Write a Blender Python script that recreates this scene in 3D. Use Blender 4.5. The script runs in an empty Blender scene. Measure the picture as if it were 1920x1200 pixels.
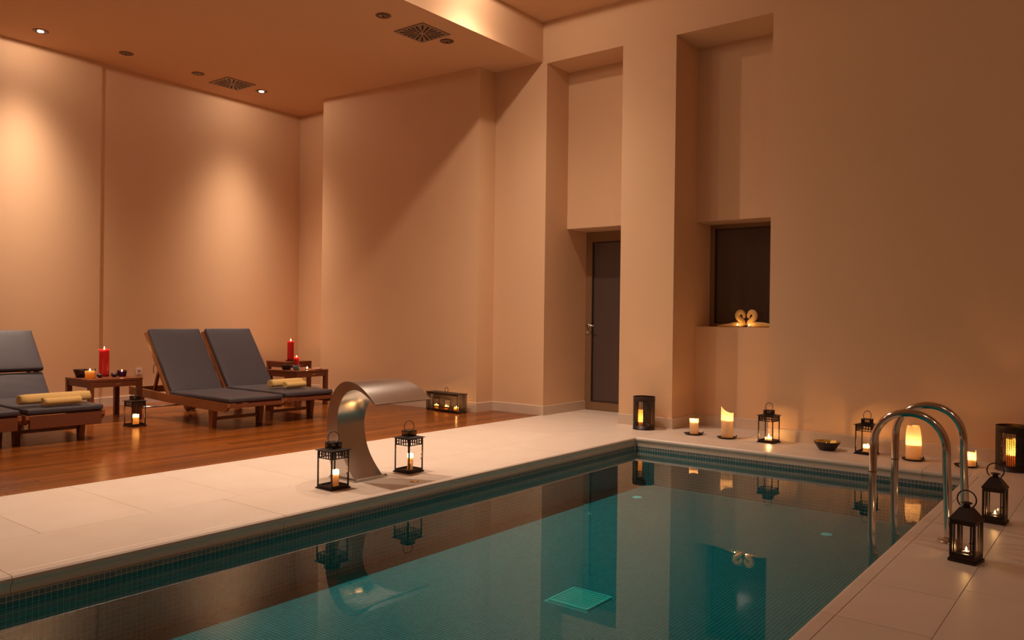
import bpy, bmesh, math, random
from mathutils import Vector, Matrix
random.seed(7)
PI = math.pi
C = bpy.context.scene.collection
sc = bpy.context.scene

# ------------------------------------------------------------------ camera, world, exposure
cam_d = bpy.data.cameras.new('camera'); cam = bpy.data.objects.new('camera', cam_d); C.objects.link(cam)
YAW, PITCH, ROLL, FPX = -0.6639, -0.0021, 0.0125, 1492.4
f = Vector((math.sin(YAW)*math.cos(PITCH), math.cos(YAW)*math.cos(PITCH), math.sin(PITCH)))
r_ = Vector((math.cos(YAW), -math.sin(YAW), 0)); u_ = r_.cross(f)
r2 = r_*math.cos(ROLL) + u_*math.sin(ROLL); u2 = u_*math.cos(ROLL) - r_*math.sin(ROLL)
cam.matrix_world = Matrix(((r2.x, u2.x, -f.x, 0), (r2.y, u2.y, -f.y, 0), (r2.z, u2.z, -f.z, 1.15), (0, 0, 0, 1)))
cam_d.sensor_width = 36; cam_d.lens = FPX/1920*36; cam_d.clip_start = 0.05; cam_d.clip_end = 100
sc.camera = cam
w = bpy.data.worlds.new('world'); sc.world = w; w.use_nodes = True
w.node_tree.nodes['Background'].inputs[0].default_value = (0.03, 0.022, 0.02, 1)
w.node_tree.nodes['Background'].inputs[1].default_value = 0.6
sc.view_settings.view_transform = 'Standard'; sc.view_settings.look = 'None'
sc.view_settings.gamma = 1; sc.view_settings.use_curve_mapping = False
sc.view_settings.exposure = 0.55
WARM = (1.0, 0.755, 0.565)
CANDLE = (1.0, 0.50, 0.16)
LAMP_ROW_HIGH = [(-5.10, 6.28, 330), (-5.10, 4.85, 250), (-5.10, 3.42, 280), (-5.10, 2.0, 90)]
LAMP_ROW_WALL = [(-9.41, 3.64, 300), (-9.42, 6.44, 300), (-9.40, 0.9, 120)]
LAMP_ROW_MID = [(-6.10, 3.7, 60), (-6.10, 1.9, 60)]
FILL_SPOTS_RIGHT = [(0.2, -0.6, 45), (2.2, -0.6, 75)]  # unseen spots added as fill for the far wall and right side

def fill_spot(x, y, z, power, size=80, blend=1.0, rad=0.035, color=WARM, tilt=None):  # tilted fill spot, added without a fixture
    d = bpy.data.lights.new('downlight_or_fill', 'SPOT'); d.energy = power; d.color = color
    d.spot_size = math.radians(size); d.spot_blend = blend; d.shadow_soft_size = rad
    o = bpy.data.objects.new('downlight_or_fill', d); C.objects.link(o); o.location = (x, y, z)
    if tilt: o.rotation_euler = tilt
    return o
def beam(x, y, z, power, n, spill, rad=0.03):
    # halogen lamp whose intensity follows cos(angle)^n around straight down, plus a weak spill
    d = bpy.data.lights.new('downlight_or_fill', 'POINT'); d.energy = power; d.color = WARM; d.shadow_soft_size = rad
    d.use_nodes = True; N = d.node_tree.nodes; L = d.node_tree.links; em = N['Emission']
    ge = N.new('ShaderNodeNewGeometry'); sp = N.new('ShaderNodeSeparateXYZ'); L.new(ge.outputs['Incoming'], sp.inputs[0])
    ab = N.new('ShaderNodeMath'); ab.operation = 'MULTIPLY'; ab.use_clamp = True; ab.inputs[1].default_value = -1; L.new(sp.outputs['Z'], ab.inputs[0])
    st = N.new('ShaderNodeMath'); st.operation = 'GREATER_THAN'; st.inputs[1].default_value = 0.02; L.new(ab.outputs[0], st.inputs[0])
    mu = N.new('ShaderNodeMath'); mu.operation = 'MULTIPLY'; L.new(st.outputs[0], mu.inputs[0])
    pw = N.new('ShaderNodeMath'); pw.operation = 'POWER'; L.new(ab.outputs[0], pw.inputs[0]); pw.inputs[1].default_value = n
    ad = N.new('ShaderNodeMath'); ad.operation = 'ADD'; L.new(pw.outputs[0], ad.inputs[0]); ad.inputs[1].default_value = spill
    L.new(ad.outputs[0], mu.inputs[1]); L.new(mu.outputs[0], em.inputs['Strength'])
    o = bpy.data.objects.new('downlight_or_fill', d); C.objects.link(o); o.location = (x, y, z); return o
for x, y, p in LAMP_ROW_HIGH: beam(x, y, 4.655, p*1.12, 5.5, 0.037)
for x, y, p in LAMP_ROW_WALL: beam(x, y, 4.185, p*2.3, 16, 0.012)
for x, y, p in LAMP_ROW_MID: beam(x, y, 4.185, p, 3, 0.05)
for x, y, p in FILL_SPOTS_RIGHT: fill_spot(x, y, 4.655, p, 95, tilt=(math.radians(68), 0, 0))

# ------------------------------------------------------------------ materials
def new_mat(name):
    m = bpy.data.materials.new(name); m.use_nodes = True
    return m, m.node_tree.nodes, m.node_tree.links, m.node_tree.nodes['Principled BSDF']
def pmat(name, col, rough=0.5, metal=0.0, noise=0.0, nscale=8, bump=0.0, bscale=60, spec=0.5, stretch=None, col2=None, rnd=0.0, coat=0, pos=False):
    m, N, L, b = new_mat(name)
    b.inputs['Roughness'].default_value = rough; b.inputs['Metallic'].default_value = metal
    b.inputs['Specular IOR Level'].default_value = spec; b.inputs['Coat Weight'].default_value = coat
    b.inputs['Base Color'].default_value = (*col, 1)
    tc = N.new('ShaderNodeTexCoord'); mp = N.new('ShaderNodeMapping'); ge = N.new('ShaderNodeNewGeometry'); L.new(ge.outputs['Position'] if pos else tc.outputs['Object'], mp.inputs[0])
    if stretch: mp.inputs['Scale'].default_value = stretch
    if noise > 0 or rnd > 0:
        nz = N.new('ShaderNodeTexNoise'); nz.inputs['Scale'].default_value = nscale; nz.inputs['Detail'].default_value = 5
        L.new(mp.outputs[0], nz.inputs[0])
        mx = N.new('ShaderNodeMix'); mx.data_type = 'RGBA'
        c2 = col2 or tuple(c*(1-noise) for c in col)
        mx.inputs[6].default_value = (*col, 1); mx.inputs[7].default_value = (*c2, 1)
        L.new(nz.outputs[0], mx.inputs[0]); out = mx.outputs[2]
        if rnd > 0:
            oi = N.new('ShaderNodeObjectInfo'); mr = N.new('ShaderNodeMapRange')
            mr.inputs[3].default_value = 1-rnd; mr.inputs[4].default_value = 1+rnd*0.5
            L.new(oi.outputs['Random'], mr.inputs[0])
            hs = N.new('ShaderNodeHueSaturation'); L.new(mr.outputs[0], hs.inputs['Value']); L.new(out, hs.inputs['Color']); out = hs.outputs[0]
        L.new(out, b.inputs['Base Color'])
    if bump > 0:
        n2 = N.new('ShaderNodeTexNoise'); n2.inputs['Scale'].default_value = bscale; n2.inputs['Detail'].default_value = 4
        L.new(mp.outputs[0], n2.inputs[0])
        bp = N.new('ShaderNodeBump'); bp.inputs['Strength'].default_value = bump; bp.inputs['Distance'].default_value = 0.01
        L.new(n2.outputs[0], bp.inputs['Height']); L.new(bp.outputs[0], b.inputs['Normal'])
    return m
M = {}
M['plaster'] = pmat('plaster', (0.77, 0.51, 0.315), 0.6, noise=0.07, nscale=1.3, bump=0.08, bscale=5, spec=0.25)
M['ceiling'] = pmat('ceiling_paint', (0.76, 0.49, 0.30), 0.8, noise=0.03, nscale=2, spec=0.1)
M['stone'] = pmat('limestone', (0.74, 0.63, 0.54), 0.42, noise=0.14, nscale=4, bump=0.05, bscale=30, rnd=0.05, col2=(0.66, 0.53, 0.43), pos=True)
M['stone_joint'] = pmat('stone_grout', (0.60, 0.46, 0.35), 0.8)
M['base_stone'] = pmat('skirting_stone', (0.68, 0.53, 0.41), 0.5, noise=0.08, nscale=5)
M['wood_floor'] = pmat('oiled_floor_wood', (0.36, 0.105, 0.014), 0.24, noise=0.4, nscale=3.0, bump=0.0, bscale=12, stretch=(11, 0.45, 9), rnd=0.35, col2=(0.085, 0.020, 0.005), spec=0.28, pos=True)
M['wood_gap'] = pmat('dark_floor_gap', (0.05, 0.02, 0.008), 0.8)
M['teak'] = pmat('teak', (0.36, 0.13, 0.040), 0.38, noise=0.4, nscale=5, stretch=(1.5, 9, 9), col2=(0.20, 0.058, 0.018), rnd=0.1)
M['teak_dark'] = pmat('dark_teak', (0.22, 0.062, 0.022), 0.35, noise=0.4, nscale=5, stretch=(1.5, 9, 9), col2=(0.11, 0.028, 0.012), rnd=0.1)
M['cushion'] = pmat('slate_cushion_fabric', (0.062, 0.052, 0.064), 0.5, noise=0.15, nscale=14, bump=0.15, bscale=140, spec=0.35)
M['towel'] = pmat('towel_terry', (0.80, 0.53, 0.21), 0.95, noise=0.12, nscale=25, bump=0.35, bscale=220, spec=0.05)
M['iron'] = pmat('black_iron', (0.030, 0.016, 0.013), 0.42, metal=0.3, noise=0.3, nscale=20, bump=0.05)
M['steel'] = pmat('brushed_steel', (0.62, 0.60, 0.57), 0.24, metal=1.0, noise=0.12, nscale=6, stretch=(1, 1, 60))
M['chrome'] = pmat('polished_steel', (0.66, 0.62, 0.57), 0.12, metal=1.0)
M['bronze'] = pmat('bronze_trim', (0.20, 0.12, 0.08), 0.35, metal=0.7)
M['reflector'] = pmat('lamp_reflector', (0.8, 0.75, 0.7), 0.15, metal=1.0)
M['vent'] = pmat('vent_metal', (0.36, 0.25, 0.19), 0.5, metal=0.2)
M['black'] = pmat('black_void', (0.012, 0.008, 0.008), 0.8)
M['frame'] = pmat('aluminium_frame', (0.27, 0.16, 0.085), 0.45, metal=0.3)
M['frame_dark'] = pmat('dark_gasket', (0.03, 0.017, 0.014), 0.5)
M['gold'] = pmat('gold_leaf', (0.72, 0.46, 0.13), 0.3, metal=0.9, noise=0.4, nscale=20)
M['darkbowl'] = pmat('dark_bowl', (0.035, 0.018, 0.015), 0.4, noise=0.3, nscale=12)
M['pebble'] = pmat('dark_pebble', (0.05, 0.028, 0.028), 0.25, noise=0.4, nscale=30)
M['white'] = pmat('white_plastic', (0.75, 0.68, 0.6), 0.4)
M['night_dark'] = pmat('night_outside', (0.02, 0.015, 0.013), 0.7)
M['bluecup'] = pmat('blue_grey_ceramic', (0.10, 0.14, 0.19), 0.35)
M['pinkdish'] = pmat('pink_dish', (0.55, 0.28, 0.20), 0.4)
M['grate'] = pmat('grate_plastic', (0.80, 0.62, 0.48), 0.5, noise=0.1, nscale=9)
M['inlet'] = pmat('inlet_plastic', (0.95, 0.88, 0.78), 0.4)
M['brass'] = pmat('worn_brass', (0.62, 0.40, 0.2), 0.3, metal=0.9)
M['rubber'] = pmat('black_rubber', (0.02, 0.018, 0.02), 0.6)
M['burgundy'] = pmat('burgundy_petals', (0.25, 0.03, 0.05), 0.5, noise=0.4, nscale=60)
def tile_mat(name, c1, c2, pitch):
    m, N, L, b = new_mat(name)
    b.inputs['Roughness'].default_value = 0.25
    g = N.new('ShaderNodeNewGeometry'); vm = N.new('ShaderNodeVectorMath'); vm.operation = 'SCALE'; vm.inputs['Scale'].default_value = 1/pitch
    fl = N.new('ShaderNodeVectorMath'); fl.operation = 'FLOOR'; wn = N.new('ShaderNodeTexWhiteNoise')
    L.new(g.outputs['Position'], vm.inputs[0]); L.new(vm.outputs[0], fl.inputs[0]); L.new(fl.outputs[0], wn.inputs[0])
    mx = N.new('ShaderNodeMix'); mx.data_type = 'RGBA'; mx.inputs[6].default_value = (*c1, 1); mx.inputs[7].default_value = (*c2, 1)
    L.new(wn.outputs[0], mx.inputs[0]); L.new(mx.outputs[2], b.inputs['Base Color'])
    return m
M['tile'] = tile_mat('mosaic_glaze', (0.105, 0.130, 0.135), (0.155, 0.185, 0.19), 0.0225)
M['grout'] = pmat('mosaic_grout', (0.52, 0.52, 0.46), 0.9)
# still water: one straight mirror layer over a tinted clear body
m, N, L, b = new_mat('pool_water'); N.remove(b)
fr = N.new('ShaderNodeFresnel'); fr.inputs[0].default_value = 1.33
tr = N.new('ShaderNodeBsdfTransparent'); tr.inputs[0].default_value = (0.17, 0.88, 0.98, 1)
gl = N.new('ShaderNodeBsdfGlossy'); gl.inputs['Roughness'].default_value = 0.0; gl.inputs[0].default_value = (1, 1, 1, 1)
ms = N.new('ShaderNodeMixShader'); L.new(fr.outputs[0], ms.inputs[0]); L.new(tr.outputs[0], ms.inputs[1]); L.new(gl.outputs[0], ms.inputs[2])
tcw = N.new('ShaderNodeTexCoord'); nzw = N.new('ShaderNodeTexNoise'); nzw.inputs['Scale'].default_value = 1.6; nzw.inputs['Detail'].default_value = 1
L.new(tcw.outputs['Object'], nzw.inputs[0]); bpw = N.new('ShaderNodeBump'); bpw.inputs['Strength'].default_value = 0.012; bpw.inputs['Distance'].default_value = 0.02
L.new(nzw.outputs[0], bpw.inputs['Height']); L.new(bpw.outputs[0], gl.inputs['Normal']); L.new(bpw.outputs[0], fr.inputs['Normal'])
L.new(ms.outputs[0], N['Material Output'].inputs[0]); M['water'] = m
def glass_mat(name, tint, ior=1.45):
    m, N, L, b = new_mat(name); N.remove(b)
    fr = N.new('ShaderNodeFresnel'); fr.inputs[0].default_value = ior
    tr = N.new('ShaderNodeBsdfTransparent'); tr.inputs[0].default_value = (*tint, 1)
    gl = N.new('ShaderNodeBsdfGlossy'); gl.inputs['Roughness'].default_value = 0.02
    ms = N.new('ShaderNodeMixShader'); L.new(fr.outputs[0], ms.inputs[0]); L.new(tr.outputs[0], ms.inputs[1]); L.new(gl.outputs[0], ms.inputs[2])
    L.new(ms.outputs[0], N['Material Output'].inputs[0]); return m
M['glass'] = glass_mat('thin_clear_glass', (0.99, 0.985, 0.98), 1.22)
M['doorglass'] = pmat('dark_window_glass', (0.085, 0.060, 0.056), 0.10, spec=0.8)
M['purpleglass'] = glass_mat('purple_glass', (0.55, 0.38, 0.68))
def wax_mat(name, col, trans=0.45):
    m, N, L, b = new_mat(name)
    b.inputs['Base Color'].default_value = (*col, 1); b.inputs['Roughness'].default_value = 0.45
    t = N.new('ShaderNodeBsdfTranslucent'); t.inputs[0].default_value = (*col, 1)
    nz = N.new('ShaderNodeTexNoise'); nz.inputs['Scale'].default_value = 40; bp = N.new('ShaderNodeBump'); bp.inputs['Strength'].default_value = 0.15
    tc = N.new('ShaderNodeTexCoord'); L.new(tc.outputs['Object'], nz.inputs[0]); L.new(nz.outputs[0], bp.inputs['Height']); L.new(bp.outputs[0], b.inputs['Normal'])
    ms = N.new('ShaderNodeMixShader'); ms.inputs[0].default_value = trans
    L.new(b.outputs[0], ms.inputs[1]); L.new(t.outputs[0], ms.inputs[2]); L.new(ms.outputs[0], N['Material Output'].inputs[0]); return m
M['wax'] = wax_mat('cream_wax', (0.86, 0.70, 0.50))
M['wax_white'] = wax_mat('white_wax', (0.86, 0.76, 0.66), 0.4)
M['wax_red'] = wax_mat('red_wax', (0.52, 0.012, 0.014), 0.22)
M['wax_amber'] = wax_mat('amber_wax', (0.9, 0.55, 0.16), 0.5)
def emit(name, col, s):
    m, N, L, b = new_mat(name); b.inputs['Base Color'].default_value = (0, 0, 0, 1)
    b.inputs['Emission Color'].default_value = (*col, 1); b.inputs['Emission Strength'].default_value = s; return m
m, N, L, b = new_mat('flame'); N.remove(b)
em = N.new('ShaderNodeEmission'); em.inputs[0].default_value = (1.0, 0.60, 0.22, 1); em.inputs[1].default_value = 9
tr = N.new('ShaderNodeBsdfTransparent'); ad = N.new('ShaderNodeAddShader'); L.new(em.outputs[0], ad.inputs[0]); L.new(tr.outputs[0], ad.inputs[1])
L.new(ad.outputs[0], N['Material Output'].inputs[0]); M['flame'] = m
M['lamp_on'] = emit('lit_halogen', (1.0, 0.80, 0.58), 22)

# ------------------------------------------------------------------ mesh helpers
class MB:
    def __init__(s): s.v = []; s.f = []; s.sm = []
    def add(s, vs, fs, smooth=False):
        o = len(s.v); s.v += [tuple(p) for p in vs]; s.f += [tuple(i+o for i in f) for f in fs]; s.sm += [smooth]*len(fs); return s
    def box(s, x0, x1, y0, y1, z0, z1):
        return s.add([(x0,y0,z0),(x1,y0,z0),(x1,y1,z0),(x0,y1,z0),(x0,y0,z1),(x1,y0,z1),(x1,y1,z1),(x0,y1,z1)],
                     [(0,3,2,1),(4,5,6,7),(0,1,5,4),(1,2,6,5),(2,3,7,6),(3,0,4,7)])
    def bbox(s, x0, x1, y0, y1, z0, z1, b=0.004):   # box with chamfered edges
        vs = []; xs = (x0, x0+b, x1-b, x1); ys = (y0, y0+b, y1-b, y1); zs = (z0, z0+b, z1-b, z1)
        bm = bmesh.new()
        for x in (x0, x1):
            for y in (y0, y1):
                for z in (z0, z1): bm.verts.new((x, y, z))
        bmesh.ops.convex_hull(bm, input=bm.verts)
        bmesh.ops.dissolve_limit(bm, angle_limit=0.01, verts=bm.verts, edges=bm.edges)
        bmesh.ops.bevel(bm, geom=list(bm.edges), offset=b, segments=2, affect='EDGES')
        bm.verts.index_update()
        s.add([v.co[:] for v in bm.verts], [[v.index for v in f.verts] for f in bm.faces]); bm.free(); return s
    def prism(s, poly, z0, z1):      # poly CCW in xy
        n = len(poly)
        return s.add([(x, y, z0) for x, y in poly]+[(x, y, z1) for x, y in poly],
                     [tuple(range(n-1, -1, -1)), tuple(range(n, 2*n))]+[(i, (i+1) % n, n+(i+1) % n, n+i) for i in range(n)])
    def bar(s, p, q, wx, wy=None):   # square bar from p to q
        wy = wy or wx; p = Vector(p); q = Vector(q); d = (q-p).normalized()
        a = d.cross(Vector((0, 0, 1)) if abs(d.z) < 0.9 else Vector((1, 0, 0))).normalized(); b = d.cross(a)
        vs = [c + a*i*wx/2 + b*j*wy/2 for c in (p, q) for i, j in ((-1,-1),(1,-1),(1,1),(-1,1))]
        return s.add(vs, [(0,1,2,3),(7,6,5,4),(0,4,5,1),(1,5,6,2),(2,6,7,3),(3,7,4,0)])
    def tube(s, pts, r, n=12, closed=False, caps=True):
        pts = [Vector(p) for p in pts]; m = len(pts); rr = r if isinstance(r, (list, tuple)) else [r]*m
        vs = []; prev = None
        for i, p in enumerate(pts):
            if closed: t = pts[(i+1) % m]-pts[i-1]
            else: t = pts[min(i+1, m-1)]-pts[max(i-1, 0)]
            t.normalize()
            if prev is None: a = t.orthogonal().normalized()
            else: a = (prev - t*prev.dot(t)).normalized()
            prev = a; b = t.cross(a)
            vs += [p+(a*math.cos(2*PI*k/n)+b*math.sin(2*PI*k/n))*rr[i] for k in range(n)]
        fs = []
        for i in range(m if closed else m-1):
            j = (i+1) % m
            for k in range(n): fs.append((i*n+k, i*n+(k+1) % n, j*n+(k+1) % n, j*n+k))
        if not closed and caps: fs += [tuple(range(n-1, -1, -1)), tuple((m-1)*n+k for k in range(n))]
        return s.add(vs, fs, True)
    def lathe(s, prof, n=24, c=(0, 0, 0), smooth=True, rim=None):
        vs = []; fs = []
        for i, (r, z) in enumerate(prof):
            for k in range(n):
                a = 2*PI*k/n; vs.append((c[0]+r*math.cos(a), c[1]+r*math.sin(a), c[2]+z))
        for i in range(len(prof)-1):
            for k in range(n): fs.append((i*n+k, i*n+(k+1) % n, (i+1)*n+(k+1) % n, (i+1)*n+k))
        if prof[0][0] > 1e-5: fs.append(tuple(range(n-1, -1, -1)))
        return s.add(vs, fs, smooth)
def obj(name, mb, mat, parent=None, fix=False):
    me = bpy.data.meshes.new(name); me.from_pydata(mb.v, [], mb.f)
    me.polygons.foreach_set('use_smooth', mb.sm)
    if fix:
        bm = bmesh.new(); bm.from_mesh(me); bmesh.ops.remove_doubles(bm, verts=bm.verts, dist=1e-5); bmesh.ops.recalc_face_normals(bm, faces=bm.faces); bm.to_mesh(me); bm.free()
    me.materials.append(mat); me.update()
    o = bpy.data.objects.new(name, me); C.objects.link(o)
    if parent: o.parent = parent
    return o
def tag(o, label=None, cat=None, group=None, kind=None):
    if label: o['label'] = label
    if cat: o['category'] = cat
    if group: o['group'] = group
    if kind: o['kind'] = kind
    return o
def thing(name, label, cat, loc=(0, 0, 0), rz=0, group=None):
    o = bpy.data.objects.new(name, None); C.objects.link(o); o.location = loc; o.rotation_euler = (0, 0, rz)
    o.empty_display_size = 0.05
    return tag(o, label, cat, group)
def struct(name, mb, mat, fix=False): return tag(obj(name, mb, mat, None, fix), kind='structure')
def smooth_curve(pts, n=8):        # Catmull-Rom
    P = [Vector(p) for p in pts]; out = []
    for i in range(len(P)-1):
        p0 = P[max(i-1, 0)]; p1 = P[i]; p2 = P[i+1]; p3 = P[min(i+2, len(P)-1)]
        for k in range(n):
            t = k/n; out.append(0.5*((2*p1)+(p2-p0)*t+(2*p0-5*p1+4*p2-p3)*t*t+(3*p1-p0-3*p2+p3)*t**3))
    out.append(P[-1]); return out
def children(o): return [c for c in bpy.data.objects if c.parent == o]
def copy_tree(o, loc=None, rz=None, scale=None, label=None, parent=None):
    kids = children(o); c = o.copy(); C.objects.link(c)
    if parent: c.parent = parent
    if loc is not None: c.location = loc
    if rz is not None: c.rotation_euler = (0, 0, rz)
    if scale is not None: c.scale = scale
    if label: c['label'] = label
    for ch in kids: copy_tree(ch, parent=c)
    return c

# ------------------------------------------------------------------ setting
XW, XC, XR, YF = -5.556, -3.84, -0.976, 6.90     # wood edge, pool left, pool right, pool far
ZW, ZB = -0.115, -0.45                            # water level, pool bottom
ZL, ZH, Y0 = 4.211, 4.6835, 7.686
YN = -4.0; XE = 3.0
YPN = 0.3                                         # near end of the pool
def xl(y): return -10.11+(7.69-y)*0.0456          # left wall line
fb = MB()
fb.box(-10.6, XW, YN, 9.3, -0.30, -0.022)
floor = struct('floor', fb, M['wood_gap'])
sb = MB(); sb.box(XW, XC-0.02, YN, 9.3, -0.30, -0.008); sb.box(XC-0.02, XR+0.02, YF+0.02, 9.3, -0.30, -0.008)
sb.box(XR+0.02, XE, YN, 9.3, -0.30, -0.008); sb.box(XC-0.02, XR+0.02, YN, YPN-0.02, -0.30, -0.008)
obj('screed', sb, M['stone_joint'], floor)
# wood planks
pw = 0.0925
meshes = {}
x = XW-0.003
row = 0
while x > -10.12:
    yy = YN+0.3+((row*0.73) % 1.9)
    ys = [YN] + [yy+k*1.9 for k in range(7) if yy+k*1.9 < 7.8] + [7.9]
    for a, b in zip(ys[:-1], ys[1:]):
        if b < 0.9 or b-a < 0.05: continue
        k = round(b-a, 3)
        if k not in meshes:
            p = MB(); L_ = b-a; g = 0.0012
            p.add([(-pw+g, g, -0.02), (-g, g, -0.02), (-g, L_-g, -0.02), (-pw+g, L_-g, -0.02),
                   (-pw+g, g, -0.0015), (-g, g, -0.0015), (-g, L_-g, -0.0015), (-pw+g, L_-g, -0.0015),
                   (-pw+g+.0007, g+.0007, 0), (-g-.0007, g+.0007, 0), (-g-.0007, L_-g-.0007, 0), (-pw+g+.0007, L_-g-.0007, 0)],
                  [(0,1,5,4),(1,2,6,5),(2,3,7,6),(3,0,4,7),(4,5,9,8),(5,6,10,9),(6,7,11,10),(7,4,8,11),(8,9,10,11)])
            o = obj('plank', p, M['wood_floor'], floor); meshes[k] = o.data
        else:
            o = bpy.data.objects.new('plank', meshes[k]); C.objects.link(o); o.parent = floor
        o.location = (x, a, random.uniform(-0.0004, 0))
    x -= pw; row += 1
def slab(x0, x1, y0, y1, g=0.0007):
    p = MB(); b = 0.002
    x0 += g; x1 -= g; y0 += g; y1 -= g; z = -0.008
    p.add([(x0,y0,z),(x1,y0,z),(x1,y1,z),(x0,y1,z),(x0,y0,-b),(x1,y0,-b),(x1,y1,-b),(x0,y1,-b),(x0+b,y0+b,0),(x1-b,y0+b,0),(x1-b,y1-b,0),(x0+b,y1-b,0)],
          [(0,1,5,4),(1,2,6,5),(2,3,7,6),(3,0,4,7),(4,5,9,8),(5,6,10,9),(6,7,11,10),(7,4,8,11),(8,9,10,11)])
    return obj('stone_slab', p, M['stone'], floor)
cwl, cwr, cwf = 0.63, 0.406, 0.40
# left strip outer column, near field and beyond the pool to the door niche
ys = [2.35+0.59*k for k in range(-4, 12)]
ys = [y for y in ys if y < 8.4] + [8.6]
for a, b in zip(ys[:-1], ys[1:]): slab(XW, XC-cwl, a, b, 0.0007)
ys = [0.4, 1.15, 2.07, 3.0, 3.92, 4.85, 5.77, 6.40, 7.69]
for a, b in zip(ys[:-1], ys[1:]):
    for xa, xb in ((XR+cwr, 0.25), (0.25, 1.1)): slab(xa, xb, a+(0.25 if xa > 0 else 0), b+(0.25 if xa > 0 else 0))
xs = [-4.47, -3.84, -3.0, -2.1, -1.2, -0.57]
for a, b in zip(xs[:-1], xs[1:]): slab(a, b, YF+cwf, 8.26 if -3.9 < a < -2.9 else 7.69, 0.0007)
# coping stones with a rounded raised nose and a thin groove behind it
def coping(p, q, inward, width, mitre0=0, mitre1=0):
    # p->q run of the pool edge; inward = unit vector away from the pool
    prof = [(0.010, -0.080), (0.010, -0.042), (0.004, -0.040), (-0.004, -0.034), (-0.008, -0.022), (-0.005, -0.009), (0.004, -0.001), (0.014, 0.001),
            (0.060, 0.0005), (0.064, -0.0028), (0.070, 0.0), (width-0.002, 0.0), (width-0.0005, -0.0015), (width-0.0005, -0.075), (width-0.0005, -0.080)]
    p = Vector(p); q = Vector(q); d = (q-p).normalized(); inw = Vector(inward); g = 0.0015
    vs = []; n = len(prof)
    for end, base, s, mt in ((0, p, 1, mitre0), (1, q, -1, mitre1)):
        for dx, dz in prof: vs.append(base + d*s*g + inw*dx - d*s*dx*mt + Vector((0, 0, dz)))
    fs = [(i, i+1, n+i+1, n+i) for i in range(n-1)] + [tuple(range(n)), tuple(range(2*n-1, n-1, -1)), (n-1, 0, n, 2*n-1)]
    mb = MB(); mb.add(vs, fs)
    return obj('coping_stone', mb, M['stone'], floor, True)
cy = [-0.02+1.415*k for k in range(6)]
cy = [YPN] + [y for y in cy if YPN+0.3 < y < YF-0.3] + [YF]
for i, (a, b) in enumerate(zip(cy[:-1], cy[1:])): coping((XC, a, 0), (XC, b, 0), (-1, 0, 0), cwl, 0, -1 if 0 else 0)
xs = [XC-cwl, XC, -2.55, -1.3, XR]
coping((XC-cwl, YF, 0), (XC, YF, 0), (0, 1, 0), cwf)
for a, b in ((XC, -2.55), (-2.55, -1.3), (-1.3, XR)): coping((a, YF, 0), (b, YF, 0), (0, 1, 0), cwf)
coping((XR, YF, 0), (XR+cwr, YF, 0), (0, 1, 0), cwf)
cy = [YPN, 1.3, 2.35, 3.25, 3.76, 4.8, 5.85, YF]
for a, b in zip(cy[:-1], cy[1:]): coping((XR, a, 0), (XR, b, 0), (1, 0, 0), cwr)

# walls
WT = 5.0
wb = MB()
wb.box(-6.31, -5.53, Y0, 9.2, -0.3, WT); wb.box(-5.53, -4.497, Y0, 9.2, 4.185, WT); wb.box(-5.53, -4.497, 8.15, 9.2, 2.259, 4.185)
wb.box(-4.497, -3.85, Y0, 9.2, -0.3, WT); wb.box(-3.85, -2.815, Y0, 9.2, 4.17, WT); wb.box(-3.85, -2.815, 8.24, 9.2, 2.246, 4.17)
wb.box(-3.85, -2.815, 8.24, 9.2, -0.3, 1.085); wb.box(-2.815, XE+0.3, Y0, 9.2, -0.3, WT)
struct('wall_back', wb, M['plaster'])
pr = MB(); pr.prism([(-9.06, 7.20), (-6.31, 7.378), (-6.31, 9.2), (-9.06, 9.2)], -0.3, WT); struct('wall_projection', pr, M['plaster'])
eb = MB(); eb.box(-10.6, -9.06, 7.62, 9.2, -0.3, WT); struct('wall_end', eb, M['plaster'])
lw = MB(); ys_ = 4.555
lw.prism([(-10.6, YN), (xl(YN), YN), (xl(ys_), ys_), (xl(ys_)-0.035, ys_), (xl(7.7)-0.035, 7.7), (-10.6, 7.7)], -0.3, WT)
struct('wall_left', lw, M['plaster'])
rb = MB(); rb.box(XE, XE+0.3, YN, 9.2, -0.3, WT); struct('wall_right', rb, M['plaster'])
nb = MB(); nb.box(-10.6, XE+0.3, YN-0.3, YN, -0.3, WT); struct('wall_front', nb, M['plaster'])
cb = MB(); cb.box(-10.6, -5.594, YN, 9.2, ZL, WT); cb.box(-5.594, XE, YN, Y0, ZH, WT); struct('ceiling', cb, M['ceiling'])
# skirting
def skirt(name, pts, h=0.112, t=0.014):
    mb = MB()
    for (a, b) in zip(pts[:-1], pts[1:]):
        a = Vector((*a, 0)); b = Vector((*b, 0)); d = (b-a).normalized(); nrm = Vector((d.y, -d.x, 0))
        a2 = a; b2 = b
        vs = [a2, b2, b2+nrm*t, a2+nrm*t]; vs = [v for v in vs]
        top = [v+Vector((0, 0, h)) for v in vs]; topc = [top[0], top[1], top[1]+nrm*(t-0.003), top[0]+nrm*(t-0.003)]
        side = [vs[2]+Vector((0, 0, h-0.003)), vs[3]+Vector((0, 0, h-0.003))]
        mb.add(vs+[topc[0], topc[1], topc[2], topc[3], side[0], side[1]], [(3, 2, 8, 9), (9, 8, 6, 7), (7, 6, 5, 4), (2, 1, 5, 6, 8), (0, 3, 9, 7, 4)])
    o = obj(name, mb, M['base_stone'], None, False); tag(o, kind='structure'); return o
skirt('baseboard_left', [(xl(YN), YN), (xl(ys_), ys_)][::-1][::-1])
skirt('baseboard_left', [(xl(ys_)-0.035, ys_), (xl(7.62)-0.035, 7.62)])
skirt('baseboard_back', [(-10.05, 7.62), (-9.06, 7.62)])
skirt('baseboard_back', [(-9.06, 7.20), (-6.296, 7.378)])
skirt('baseboard_back', [(-6.31, 7.378), (-6.31, Y0-0.014)])
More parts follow.
